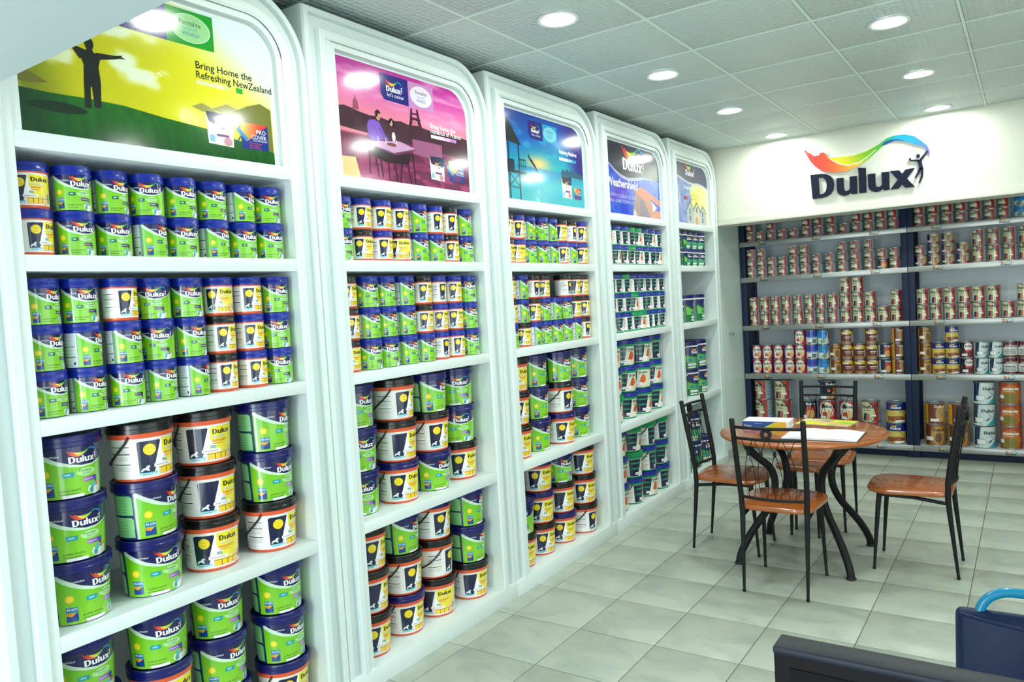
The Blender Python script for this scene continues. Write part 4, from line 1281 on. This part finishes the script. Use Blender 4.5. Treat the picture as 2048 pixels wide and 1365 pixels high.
# ---------------------------------------------------------------- back shelving with tins
YS, YE = 6.60, 6.96
LEVELS = [('top', 2.072, 2.025), ('second', 1.718, 1.670), ('third', 1.238, 1.190), ('fourth', .756, .705), ('bottom', .112, .062)]
P = emblem(Print(), 0, 0, .0185, (26, 28, 56), 0, man=True)
STRIP = P.build('strip_emblem', lambda a, b_, l: ((a, -.0003 * l, b_), (0, -1, 0)), (), (), 'printed_paper')
def rack(xa, xb, label):
    root = empty('metal_rack', (xa, YS, 0))
    tag(root, label, 'shelving', 'navy metal racks under the fascia')
    L = xb - xa
    for x in (0.0, L - .05):
        mk('upright', box('upright', x, x + .05, 0.006, .046, 0.0, 2.5, .002), 'post_navy', root)
        mk('upright', box('upright', x, x + .05, .33, .37, 0.0, 2.5, .002), 'post_navy', root)
        mk('end_panel', box('end_panel', x + .020, x + .030, .046, .33, 0.0, 2.5), 'post_navy', root)
    mk('back_panel', box('back_panel', .03, L - .03, .371, .378, .06, 2.5), 'alcove_paint', root)
    mk('kick_panel', box('kick_panel', .05, L - .05, .06, .075, 0.0, .06), 'post_navy', root)
    for nm, zt, zb in LEVELS:
        sh = mk('shelf', box('shelf', .002, L - .002, .006, .33, zt - .018, zt - .001), 'alcove_paint', root)
        lip = mk('price_strip', box('price_strip', 0.001, L - .001, -.004, .0055, zb, zt, .001), 'brushed_metal', sh)
        x = .19
        while x < 4.2:
            if xa + .05 < x < xb - .08:
                mk('strip_emblem', STRIP, parent=sh, loc=(x - xa - .042, -.0043, zb + .006))
            x += .5
    return root
XM = 1.449
rack(-.045, XM, 'left navy metal rack of paint tins beside the pale door')
rack(XM + .002, 2.95, 'right navy metal rack of paint tins, right of the navy double post')

TINS = {}
def tin_kit(size, kind, hoop=False):
    key = (size, kind, hoop)
    if key in TINS: return TINS[key]
    r, h, seg = {'s': (.0480, .0920, 24), 'm': (.0515, .1400, 24), 'l': (.0815, .1910, 28)}[size]
    dark = kind in ('navy_wood',)
    prof = [(r * 1.0, 0, 0), (r * 1.02, .002, 0), (r * 1.02, .004, 0), (r, .006, 0), (r, h - .006, 0), (r * 1.02, h - .004, 0), (r * 1.02, h - .0012, 0), (r * .96, h - .0012, 0), (r * .94, h - .006, 0), (r * .78, h - .006, 0), (r * .76, h - .003, 0), (r * .3, h - .003, 0)]
    body = lathe('tin_body', prof, seg, ['tin_metal'])
    P = tin_label(h, r, seg, kind)
    rm = round_map(lambda v: r, r, seg, .0002)
    lab = P.build('label', lambda u, v, l: rm(u, min(max(v, .0062), h - .0062), l), ucuts(seg))
    k = [('tin_body', body), ('printed_label', lab)]
    if size == 'l':
        pts = [((r + .0022) * math.cos(math.radians(10 + 160 * f / 14.0)), (r + .0018) * math.sin(math.radians(10 + 160 * f / 14.0)), h * .78 - .5 * h * math.sin(PI * f / 14.0)) for f in range(15)]
        if hoop: pts = [((r + .003) * math.cos(math.radians(90 + 0)) * 0, (r + .003) * math.cos(PI * f / 14), h * .86 + .07 * math.sin(PI * f / 14)) for f in range(15)]
        me = tube('handle', pts, .0018, 5); me.materials.append(MATS['steel'])
        k.append(('handle', me))
    TINS[key] = k
    return k
def put_tin(size, kind, x, y, z, t, label, group, hoop=False):
    phi = math.atan2(CAM[1] - y, CAM[0] - x)
    root = empty('paint_tin', (x, y, z), phi + math.asin(max(-.95, min(.95, t))))
    tag(root, label, 'paint tin', group)
    for nm, me in tin_kit(size, kind, hoop):
        mk(nm, me, parent=root)
KD = {'cream_red': 'cream and red', 'cream_red_large': 'cream and red', 'navy_brown': 'navy and brown', 'red_picture': 'red picture-label', 'blue_white': 'blue and white', 'sky_white': 'sky blue', 'brown_gold': 'brown and gold', 'brown_yellow': 'brown yellow-banded', 'dark_navy': 'dark navy', 'yellow_brown': 'yellow and brown', 'navy_wood': 'navy and tan', 'maroon_navy': 'maroon', 'teal_white': 'white and teal', 'white_word': 'maroon and white', 'rust': 'rust orange'}
# every column: (x centre, number of tins from the shelf up, kinds bottom -> top or one kind, offsets)
CR, CL = 'cream_red', 'cream_red_large'
ROWS = {
 0: ('s', [(.056, 2, CR), (.155, 1, CR), (.262, 2, CR), (.365, 1, CR), (.476, 1, CR), (.592, 2, CR), (.703, 2, CR), (.82, 2, CR), (.93, 1, CR), (1.041, 2, CR), (1.146, 2, CR), (1.246, 2, CR), (1.347, 2, CR)],
     [(1.55, 2, CR), (1.66, 2, CR), (1.768, 2, CR), (1.876, 2, CR), (1.98, 2, CR), (2.085, 2, CR), (2.186, 2, CR), (2.30, 2, 'sky_white')]),
 1: ('s', [(.0555, 3, CR), (.1575, 3, CR), (.2585, 2, CR), (.359, 2, CR), (.465, 3, CR), (.567, 3, CR), (.68, 2, CR), (.795, 2, CR), (.907, 3, CR), (1.019, 3, CR), (1.136, 3, CR), (1.244, 2, ('dark_navy', CR)), (1.347, 2, CR)],
     [(1.552, 2, ('navy_brown', CR)), (1.655, 3, 'navy_brown'), (1.765, 3, 'navy_brown'), (1.874, 2, 'navy_brown'), (1.997, 2, CL), (2.107, 2, CL), (2.22, 2, CL), (2.332, 2, CL)]),
 2: ('m', [(.062, 2, CL), (.168, 2, CL), (.275, 2, CL), (.381, 2, CL), (.487, 2, CL), (.594, 2, CL), (.701, 2, CL), (.808, 2, CL), (.916, 3, CL), (1.023, 3, CL), (1.130, 2, CL), (1.237, 1, CL), (1.3445, 2, CL)],
     [(1.556, 2, CL), (1.663, 2, CL), (1.77, 2, CL), (1.878, 2, CL), (1.985, 2, CL), (2.092, 2, CL), (2.199, 1, CL), (2.306, 2, CL)]),
 3: ('m', [(.062, 2, 'red_picture'), (.168, 2, 'red_picture'), (.274, 2, 'red_picture'), (.380, 2, 'red_picture'), (.486, 3, 'red_picture'), (.592, 3, 'blue_white'), (.698, 3, 'sky_white'), (.805, 2, 'brown_gold'), (.911, 3, 'brown_yellow'), (1.017, 2, 'brown_yellow'), (1.123, 3, 'brown_yellow'), (1.232, 2, 'dark_navy'), (1.340, 3, 'yellow_brown')],
     [(1.558, 3, 'brown_gold'), (1.665, 2, 'navy_wood'), (1.772, 3, 'navy_wood'), (1.88, 2, 'maroon_navy'), (1.986, 2, 'teal_white'), (2.092, 2, 'teal_white'), (2.198, 2, 'white_word'), (2.304, 2, 'white_word')]),
 4: ('l', [(.10, 3, CL), (.30, 3, CL), (.53, 2, 'dark_navy'), (.712, 3, ('dark_navy', 'red_picture', 'dark_navy')), (.90, 2, 'red_picture'), (1.09, 2, CL), (1.305, 2, 'navy_wood')],
     [(1.618, 2, ('brown_gold', 'yellow_brown')), (1.80, 2, ('brown_gold', 'yellow_brown')), (1.995, 3, 'teal_white'), (2.19, 3, 'rust'), (2.40, 2, 'rust')])}
STK = {1: ['single tin'], 2: ['lower of two', 'upper of two'], 3: ['bottom of three', 'middle of three', 'top of three']}
for li in range(5):
    size, A_, B_ = ROWS[li]
    for bay, cols in (('left', A_), ('right', B_)):
        for c, (x, n, kind) in enumerate(cols):
            z = LEVELS[li][1] + .0005
            rng = random.Random(li * 77 + c + (0 if bay == 'left' else 500))
            t0 = {0: -.42, 1: -.40, 2: -.30 if bay == 'left' and c < 8 else -.05, 3: .05, 4: -.1}[li]
            if bay == 'right' and li < 2: t0 = -.3
            if li == 4 and c == 0 and bay == 'left': t0 = -.55
            jx, jy = (rng.random() - .5) * .0008, rng.random() * .010
            for k in range(n):
                kd = kind if isinstance(kind, str) else kind[min(k, len(kind) - 1)]
                sz = 'm' if (li == 1 and kd == CL) else size
                r, h = {'s': (.0485, .0920), 'm': (.0526, .1400), 'l': (.0832, .1910)}[sz]
                yy = YS + .012 + r + jy
                lab = '%s tin, %s stack from left, %s, %s shelf of %s rack' % (KD[kd], ORD[c], STK[n][k], LEVELS[li][0], bay)
                put_tin(sz, kd, x + jx, yy, z, t0 + (rng.random() - .5) * .22, lab, 'tins on the %s shelf of the %s rack' % (LEVELS[li][0], bay))
                z += h + .0005
# a few tins standing behind the front row
for x, k in ((.20, 0), (.42, 1), (.33, 1), (.22, 1)):
    pass

# ---------------------------------------------------------------- round table
def round_table():
    t = empty('round_table', (1.21, 3.64, 0))
    tag(t, 'round wooden table with curved black legs amid the chairs', 'table')
    prof = [(.44, .722, 0), (.458, .724, 0), (.468, .732, 0), (.470, .740, 0), (.466, .747, 0), (.456, .750, 0), (.2, .750, 0)]
    me = lathe('table_top', prof, 72, ['seat_wood'])
    mk('table_top', me, parent=t)
    rz = [(.36, .714), (.355, .69), (.325, .65), (.27, .60), (.215, .55), (.190, .49), (.188, .43), (.205, .37), (.245, .30), (.305, .23), (.362, .16), (.404, .095), (.428, .045), (.436, .006)]
    for k, (dx, dy) in enumerate(((-1, -1), (1, -1), (1, 1), (-1, 1))):
        d = Vector((dx * .70, dy * .714)).normalized()
        pts = smooth_path([(r * d.x, r * d.y, z) for r, z in rz], 4)
        lg = mk('leg', tube('leg', pts, [.0215] * len(pts), 12), 'black_steel', t)
        mk('foot', lathe('foot', [(.026, 0), (.027, .006), (.021, .014)], 16), 'rubber', lg, loc=(.437 * d.x, .437 * d.y, 0))
    mk('support_ring', tube('support_ring', [(.355 * math.cos(a * PI / 24), .355 * math.sin(a * PI / 24), .7145) for a in range(48)], .0075, 8, True), 'black_steel', t)
    return t
round_table()

# ---------------------------------------------------------------- chairs
def rounded_seat(wf, wb, d0, d1, th, z):
    """rounded trapezoid plate with a soft edge, front (+y) wider"""
    base = []
    corners = [(-wb, d0, .09), (wb, d0, .09), (wf, d1, .12), (-wf, d1, .12)]
    n = 8
    for i, (cx, cy, r) in enumerate(corners):
        sx, sy = (1 if cx > 0 else -1), (1 if cy > (d0 + d1) / 2 else -1)
        ox, oy = cx - sx * r, cy - sy * r
        a0 = {(-1, -1): PI, (1, -1): 1.5 * PI, (1, 1): 0, (-1, 1): .5 * PI}[(sx, sy)]
        for k in range(n + 1):
            a = a0 + PI / 2 * k / n
            base.append((ox + r * math.cos(a), oy + r * math.sin(a)))
    cy = (d0 + d1) / 2
    # slight bulge of the straight sides
    bm = bmesh.new()
    lv = [(.93, 0), (.98, .004), (1.0, th * .5), (.985, th - .003), (.95, th)]
    rings = [[bm.verts.new((x * s, cy + (y - cy) * s, z + dz)) for x, y in base] for s, dz in lv]
    m = len(base)
    for a, b_ in zip(rings, rings[1:]):
        for k in range(m): bm.faces.new((a[k], a[(k + 1) % m], b_[(k + 1) % m], b_[k]))
    bm.faces.new(rings[0][::-1]); bm.faces.new(rings[-1])
    return finish(bm, 'seat', True, .6)
def bow(x0, x1, y, z, dep, n=10):
    return [(x0 + (x1 - x0) * k / n, y - dep * math.sin(PI * k / n), z) for k in range(n + 1)]
def backy(z):
    return interp([(0, -.205), (.40, -.168), (.47, -.165), (.55, -.172), (.66, -.190), (.80, -.215), (.935, -.236)], z)
def backx(z):
    return interp([(0, .163), (.45, .166), (.6, .173), (.935, .180)], z)
CH = []
def chair_parts():
    out = []
    out.append(('seat', rounded_seat(.208, .192, -.188, .240, .030, .437), 'seat_wood', None))
    for s in (-1, 1):
        zs = [0, .012, .013, .2, .36, .43, .52, .62, .74, .86, .93, .936]
        rs = [.008, .009, .0075, .0105, .0135, .0145, .0145, .0145, .0142, .014, .0138, .011]
        out.append(('back_post', tube('back_post', [(s * backx(z), backy(z), z) for z in zs], rs, 12), 'black_steel', None))
        out.append(('leg', tube('leg', [(s * .168, .205, 0), (s * .168, .205, .012), (s * .1675, .204, .013), (s * .162, .190, .2), (s * .157, .176, .36), (s * .154, .168, .432)], [.008, .009, .0075, .0105, .0135, .0145], 12), 'black_steel', None))
        out.append(('seat_bracket', tube('seat_bracket', [(s * .164, -.165, .405), (s * .160, 0, .424), (s * .155, .165, .426)], [.010, .010, .010], 8), 'black_steel', None))
    bm = bmesh.new(); add_tube(bm, [(-.155, .166, .424), (.155, .166, .424)], .010, 8)
    out.append(('cross_bar', finish(bm, 'cross_bar', True), 'black_steel', None))
    out.append(('top_rail', tube('top_rail', bow(-.178, .178, backy(.892), .892, .030), .0085, 8), 'black_steel', None))
    out.append(('middle_rail', tube('middle_rail', bow(-.176, .176, backy(.832), .832, .030), .0085, 8), 'black_steel', None))
    out.append(('bottom_rail', tube('bottom_rail', bow(-.168, .168, backy(.508), .508, .030), .0085, 8), 'black_steel', None))
    # ring ornament between the two upper rails
    yy = backy(.862) - .030
    bm = bmesh.new()
    n = 24
    vv = []
    for r in (.0285, .012):
        for dy in (-.008, .008):
            vv.append([bm.verts.new((r * math.cos(2 * PI * k / n), yy + dy, .862 + r * math.sin(2 * PI * k / n))) for k in range(n)])
    for a, b_ in ((0, 1), (1, 3), (3, 2), (2, 0)):
        for k in range(n): bm.faces.new((vv[a][k], vv[a][(k + 1) % n], vv[b_][(k + 1) % n], vv[b_][k]))
    bmesh.ops.recalc_face_normals(bm, faces=bm.faces[:])
    out.append(('ring_ornament', finish(bm, 'ring_ornament', True, .6), 'black_steel', None))
    for kx in (-.105, -.035, .035, .105):
        dz = lambda x: -.030 * math.sin(PI * (x + .17) / .34)
        for s in (-1, 1):
            pts = smooth_path([(kx + s * .030, backy(.83) + dz(kx + s * .03), .83), (kx + s * .014, backy(.79) + dz(kx), .79), (kx, backy(.76) + dz(kx), .757), (kx - s * .012, backy(.72) + dz(kx), .72), (kx - s * .026, backy(.64) + dz(kx), .64), (kx - s * .022, backy(.56) + dz(kx), .57), (kx - s * .012, backy(.51) + dz(kx), .508)], 3)
            out.append(('back_wire', tube('back_wire', pts, .0021, 5), 'black_steel', None))
        bm = bmesh.new()
        bmesh.ops.create_icosphere(bm, subdivisions=2, radius=1.0)
        for v in bm.verts: v.co = Vector((kx + v.co.x * .010, backy(.757) + dz(kx) + v.co.y * .006, .757 + v.co.z * .017))
        out.append(('leaf_knot', finish(bm, 'leaf_knot', True), 'black_steel', None))
    return [(a, b_, c) for a, b_, c, d in out]
PARTS = chair_parts()
def chair(x, y, rot, label):
    t = empty('dining_chair', (x, y, 0), rot)
    tag(t, label, 'chair', 'chairs around the round table')
    for nm, me, m in PARTS: mk(nm, me, m, t)
    return t
chair(1.222, 3.128, 0, 'black metal chair with wooden seat, nearest, its back to the viewer')
chair(.769, 3.650, -PI / 2, 'black metal chair with wooden seat between the table and pail units')
chair(1.802, 3.715, PI / 2, 'black metal chair with wooden seat at the right of the table')
chair(1.165, 4.362, PI, 'black metal chair with wooden seat behind the table, before the racks')
# low stool pushed under the far side of the table
st = empty('wooden_stool', (1.125, 4.008, 0))
tag(st, 'low wooden stool with glossy seat tucked under the table', 'stool')
mk('seat', rounded_seat(.172, .172, -.115, .112, .028, .437), 'seat_wood', st)
for sx in (-1, 1):
    for sy in (-1, 1):
        mk('leg', tube('leg', [(sx * .085, sy * .062 + .03, 0), (sx * .085, sy * .062 + .03, .012), (sx * .082, sy * .058 + .03, .2), (sx * .080, sy * .055 + .03, .432)], [.009, .008, .010, .012], 10), 'black_steel', st)
    mk('seat_bracket', tube('seat_bracket', [(sx * .080, -.030, .424), (sx * .080, .085, .424)], .009, 8), 'black_steel', st)

# ---------------------------------------------------------------- things on the table
TZ = .7503
cat_ = empty('paint_catalogue', (.985, 3.735, TZ), .06)
tag(cat_, 'thick catalogue with blue and yellow spine lying on the table', 'book')
mk('page_block', box('page_block', -.132, .138, -.070, .085, .002, .039, .003), 'paper_white', cat_)
mk('cover', box('cover', -.136, .142, -.074, .088, .039, .042, .001), 'paper_white', cat_)
mk('cover', box('cover', -.136, .142, -.074, .088, 0, .002, .0005), 'paper_white', cat_)
P = Print()
P.rect(-.136, .125, .0005, .0415, lambda a, b_: mixc((16, 70, 150), (30, 96, 170), a * 3), 0)
P.poly([(-.015, .0005), (.02, .018), (.055, .037), (.085, .0415), (.125, .0415), (.125, .0005)], lambda a, b_: mixc((206, 206, 30), (240, 170, 50), (a - .02) * 9), 1)
P.text('Dulux', -.126, .008, .018, (246, 246, 250), 2); P.rect(-.06, -.02, .027, .030, (150, 190, 225), 2)
me = P.build('spine_print', lambda a, b_, l: ((a, -.0744 - .0003 * l, b_), (0, -1, 0)), [k * .02 for k in range(-7, 8)], (), 'printed_paper')
mk('spine_print', me, parent=cat_)
br = empty('brochure', (1.285, 3.945, TZ), -.12)
tag(br, 'yellow and lime folded brochure lying on the table', 'brochure')
mk('sheet', box('sheet', -.16, .16, -.095, .105, 0, .0016), 'paper_white', br)
nb_ = vnoise(21)
def brc(a, b_):
    c = mixc((226, 222, 40), (150, 196, 50), sst(.4, .7, nb_(a * 14, b_ * 14)))
    d = math.hypot((a + .03) / .07, (b_ - .05) / .03)
    c = mixc((90, 110, 120), c, sst(.6, 1, d))
    e = abs(b_ + .5 * a - .0)
    return mixc((224, 178, 130), c, sst(.02, .04, e))
P = Print(); P.rect(-.16, .16, -.095, .105, brc, 0)
P.poly([(-.16, .02), (-.16, .06), (-.06, .075), (.02, .1), (.02, .09), (-.05, .06)], (232, 240, 236), 1)
me = P.build('sheet_print', lambda a, b_, l: ((a, b_, .0018 + .0003 * l), (0, 0, 1)), [k * .02 for k in range(-8, 9)], [k * .02 for k in range(-5, 6)], 'printed_paper')
mk('sheet_print', me, parent=br)
nb = empty('open_notebook', (1.362, 3.500, TZ), .02)
tag(nb, 'open notebook with blank white pages on the table', 'notebook')
mk('cover', box('cover', -.205, .205, -.155, .155, 0, .0025, .0008), 'cover_dark', nb)
def page_block(s):
    bm = bmesh.new(); n = 8
    top, bot = [], []
    for y in (-.148, .148):
        top.append([bm.verts.new((s * .198 * k / n, y, .0025 + .004 + .009 * math.sin(PI * min(1, .12 + k / n)) ** .7)) for k in range(n + 1)])
        bot.append([bm.verts.new((s * .198 * k / n, y, .0026)) for k in range(n + 1)])
    for k in range(n):
        bm.faces.new((top[0][k], top[0][k + 1], top[1][k + 1], top[1][k])); bm.faces.new((bot[0][k], bot[1][k], bot[1][k + 1], bot[0][k + 1]))
        for j in (0, 1): bm.faces.new((top[j][k], bot[j][k], bot[j][k + 1], top[j][k + 1]))
    for k in (0, n): bm.faces.new((top[0][k], top[1][k], bot[1][k], bot[0][k]))
    bmesh.ops.recalc_face_normals(bm, faces=bm.faces[:])
    return finish(bm, 'pages', True, .6)
for s in (-1, 1): mk('pages', page_block(s), 'paper_white', nb)

# ---------------------------------------------------------------- foreground: desk with monitor, blue chair
dk = empty('desk', (2.75, -.05, 0))
tag(dk, 'plain desk below the dark monitor at the lower right', 'desk')
mk('desk_top', box('desk_top', -.78, .78, -.38, .30, .692, .722, .003), 'desk_top', dk)
for sx in (-.74, .70):
    mk('side_panel', box('side_panel', sx, sx + .03, -.36, .28, 0, .692, .002), 'desk_top', dk)
mk('modesty_panel', box('modesty_panel', -.71, .70, .24, .26, .30, .692, .002), 'desk_top', dk)
mo = empty('computer_monitor', (2.345, -.10, .722))
tag(mo, 'dark computer monitor top edge in the lower right foreground', 'monitor')
mk('screen_back', box('screen_back', -.255, .255, .004, .030, .120, .440, .006), 'black_plastic', mo)
mk('bezel', box('bezel', -.257, .257, -.008, .006, .112, .452, .005), 'black_plastic', mo)
mk('top_edge', box('top_edge', -.257, .257, -.010, .031, .446, .4555, .003), 'grey_plastic', mo)
mk('screen', box('screen', -.238, .238, -.0095, -.0082, .135, .432), 'black_plastic', mo)
mk('neck', box('neck', -.03, .03, .012, .034, .012, .20, .004), 'black_plastic', mo)
mk('base', lathe('base', [(.115, 0), (.118, .006), (.10, .012), (.04, .014)], 32), 'black_plastic', mo, loc=(0, .02, 0))
bc = empty('visitor_chair', (2.40, 1.02, 0), .03)
tag(bc, 'dark blue padded chair with bright blue tube frame', 'chair')
bm = bmesh.new(); add_box(bm, -.215, .215, -.022, .022, .53, .805)
bmesh.ops.bevel(bm, geom=[e for e in bm.edges], offset=.02, segments=4, affect='EDGES', profile=.5)
for v in bm.verts:
    v.co.y += .06 * (v.co.x / .215) ** 2 - .0 + (v.co.z - .67) * .12
    if v.co.z > .75: v.co.x *= .985
me = finish(bm, 'backrest', True, .8)
mk('backrest', me, 'blue_vinyl', bc)
mk('piping', tube('piping', [(-.20 + .4 * k / 20, -.024 + .06 * ((-.20 + .4 * k / 20) / .215) ** 2 + .125 * .12, .797) for k in range(21)], .004, 6), 'blue_vinyl', bc)
mk('seat', rounded_seat(.22, .21, .03, .45, .05, .42), 'blue_vinyl', bc)
fp = smooth_path([(-.165, .06, .40), (-.165, .05, .55), (-.165, .060, .74), (-.155, .070, .815), (-.115, .078, .848), (-.05, .080, .852), (.05, .080, .852), (.115, .078, .848), (.155, .070, .815), (.165, .060, .74), (.165, .05, .55), (.165, .06, .40)], 6)
mk('back_tube', tube('back_tube', fp, .0115, 12), 'blue_tube', bc)
for sx in (-1, 1):
    for a, b_ in ((.06, .0), (.40, .46)):
        mk('leg', tube('leg', [(sx * .165, a, .42), (sx * .18, (a + b_) / 2, .2), (sx * .19, b_, 0)], .0115, 10), 'blue_tube', bc)
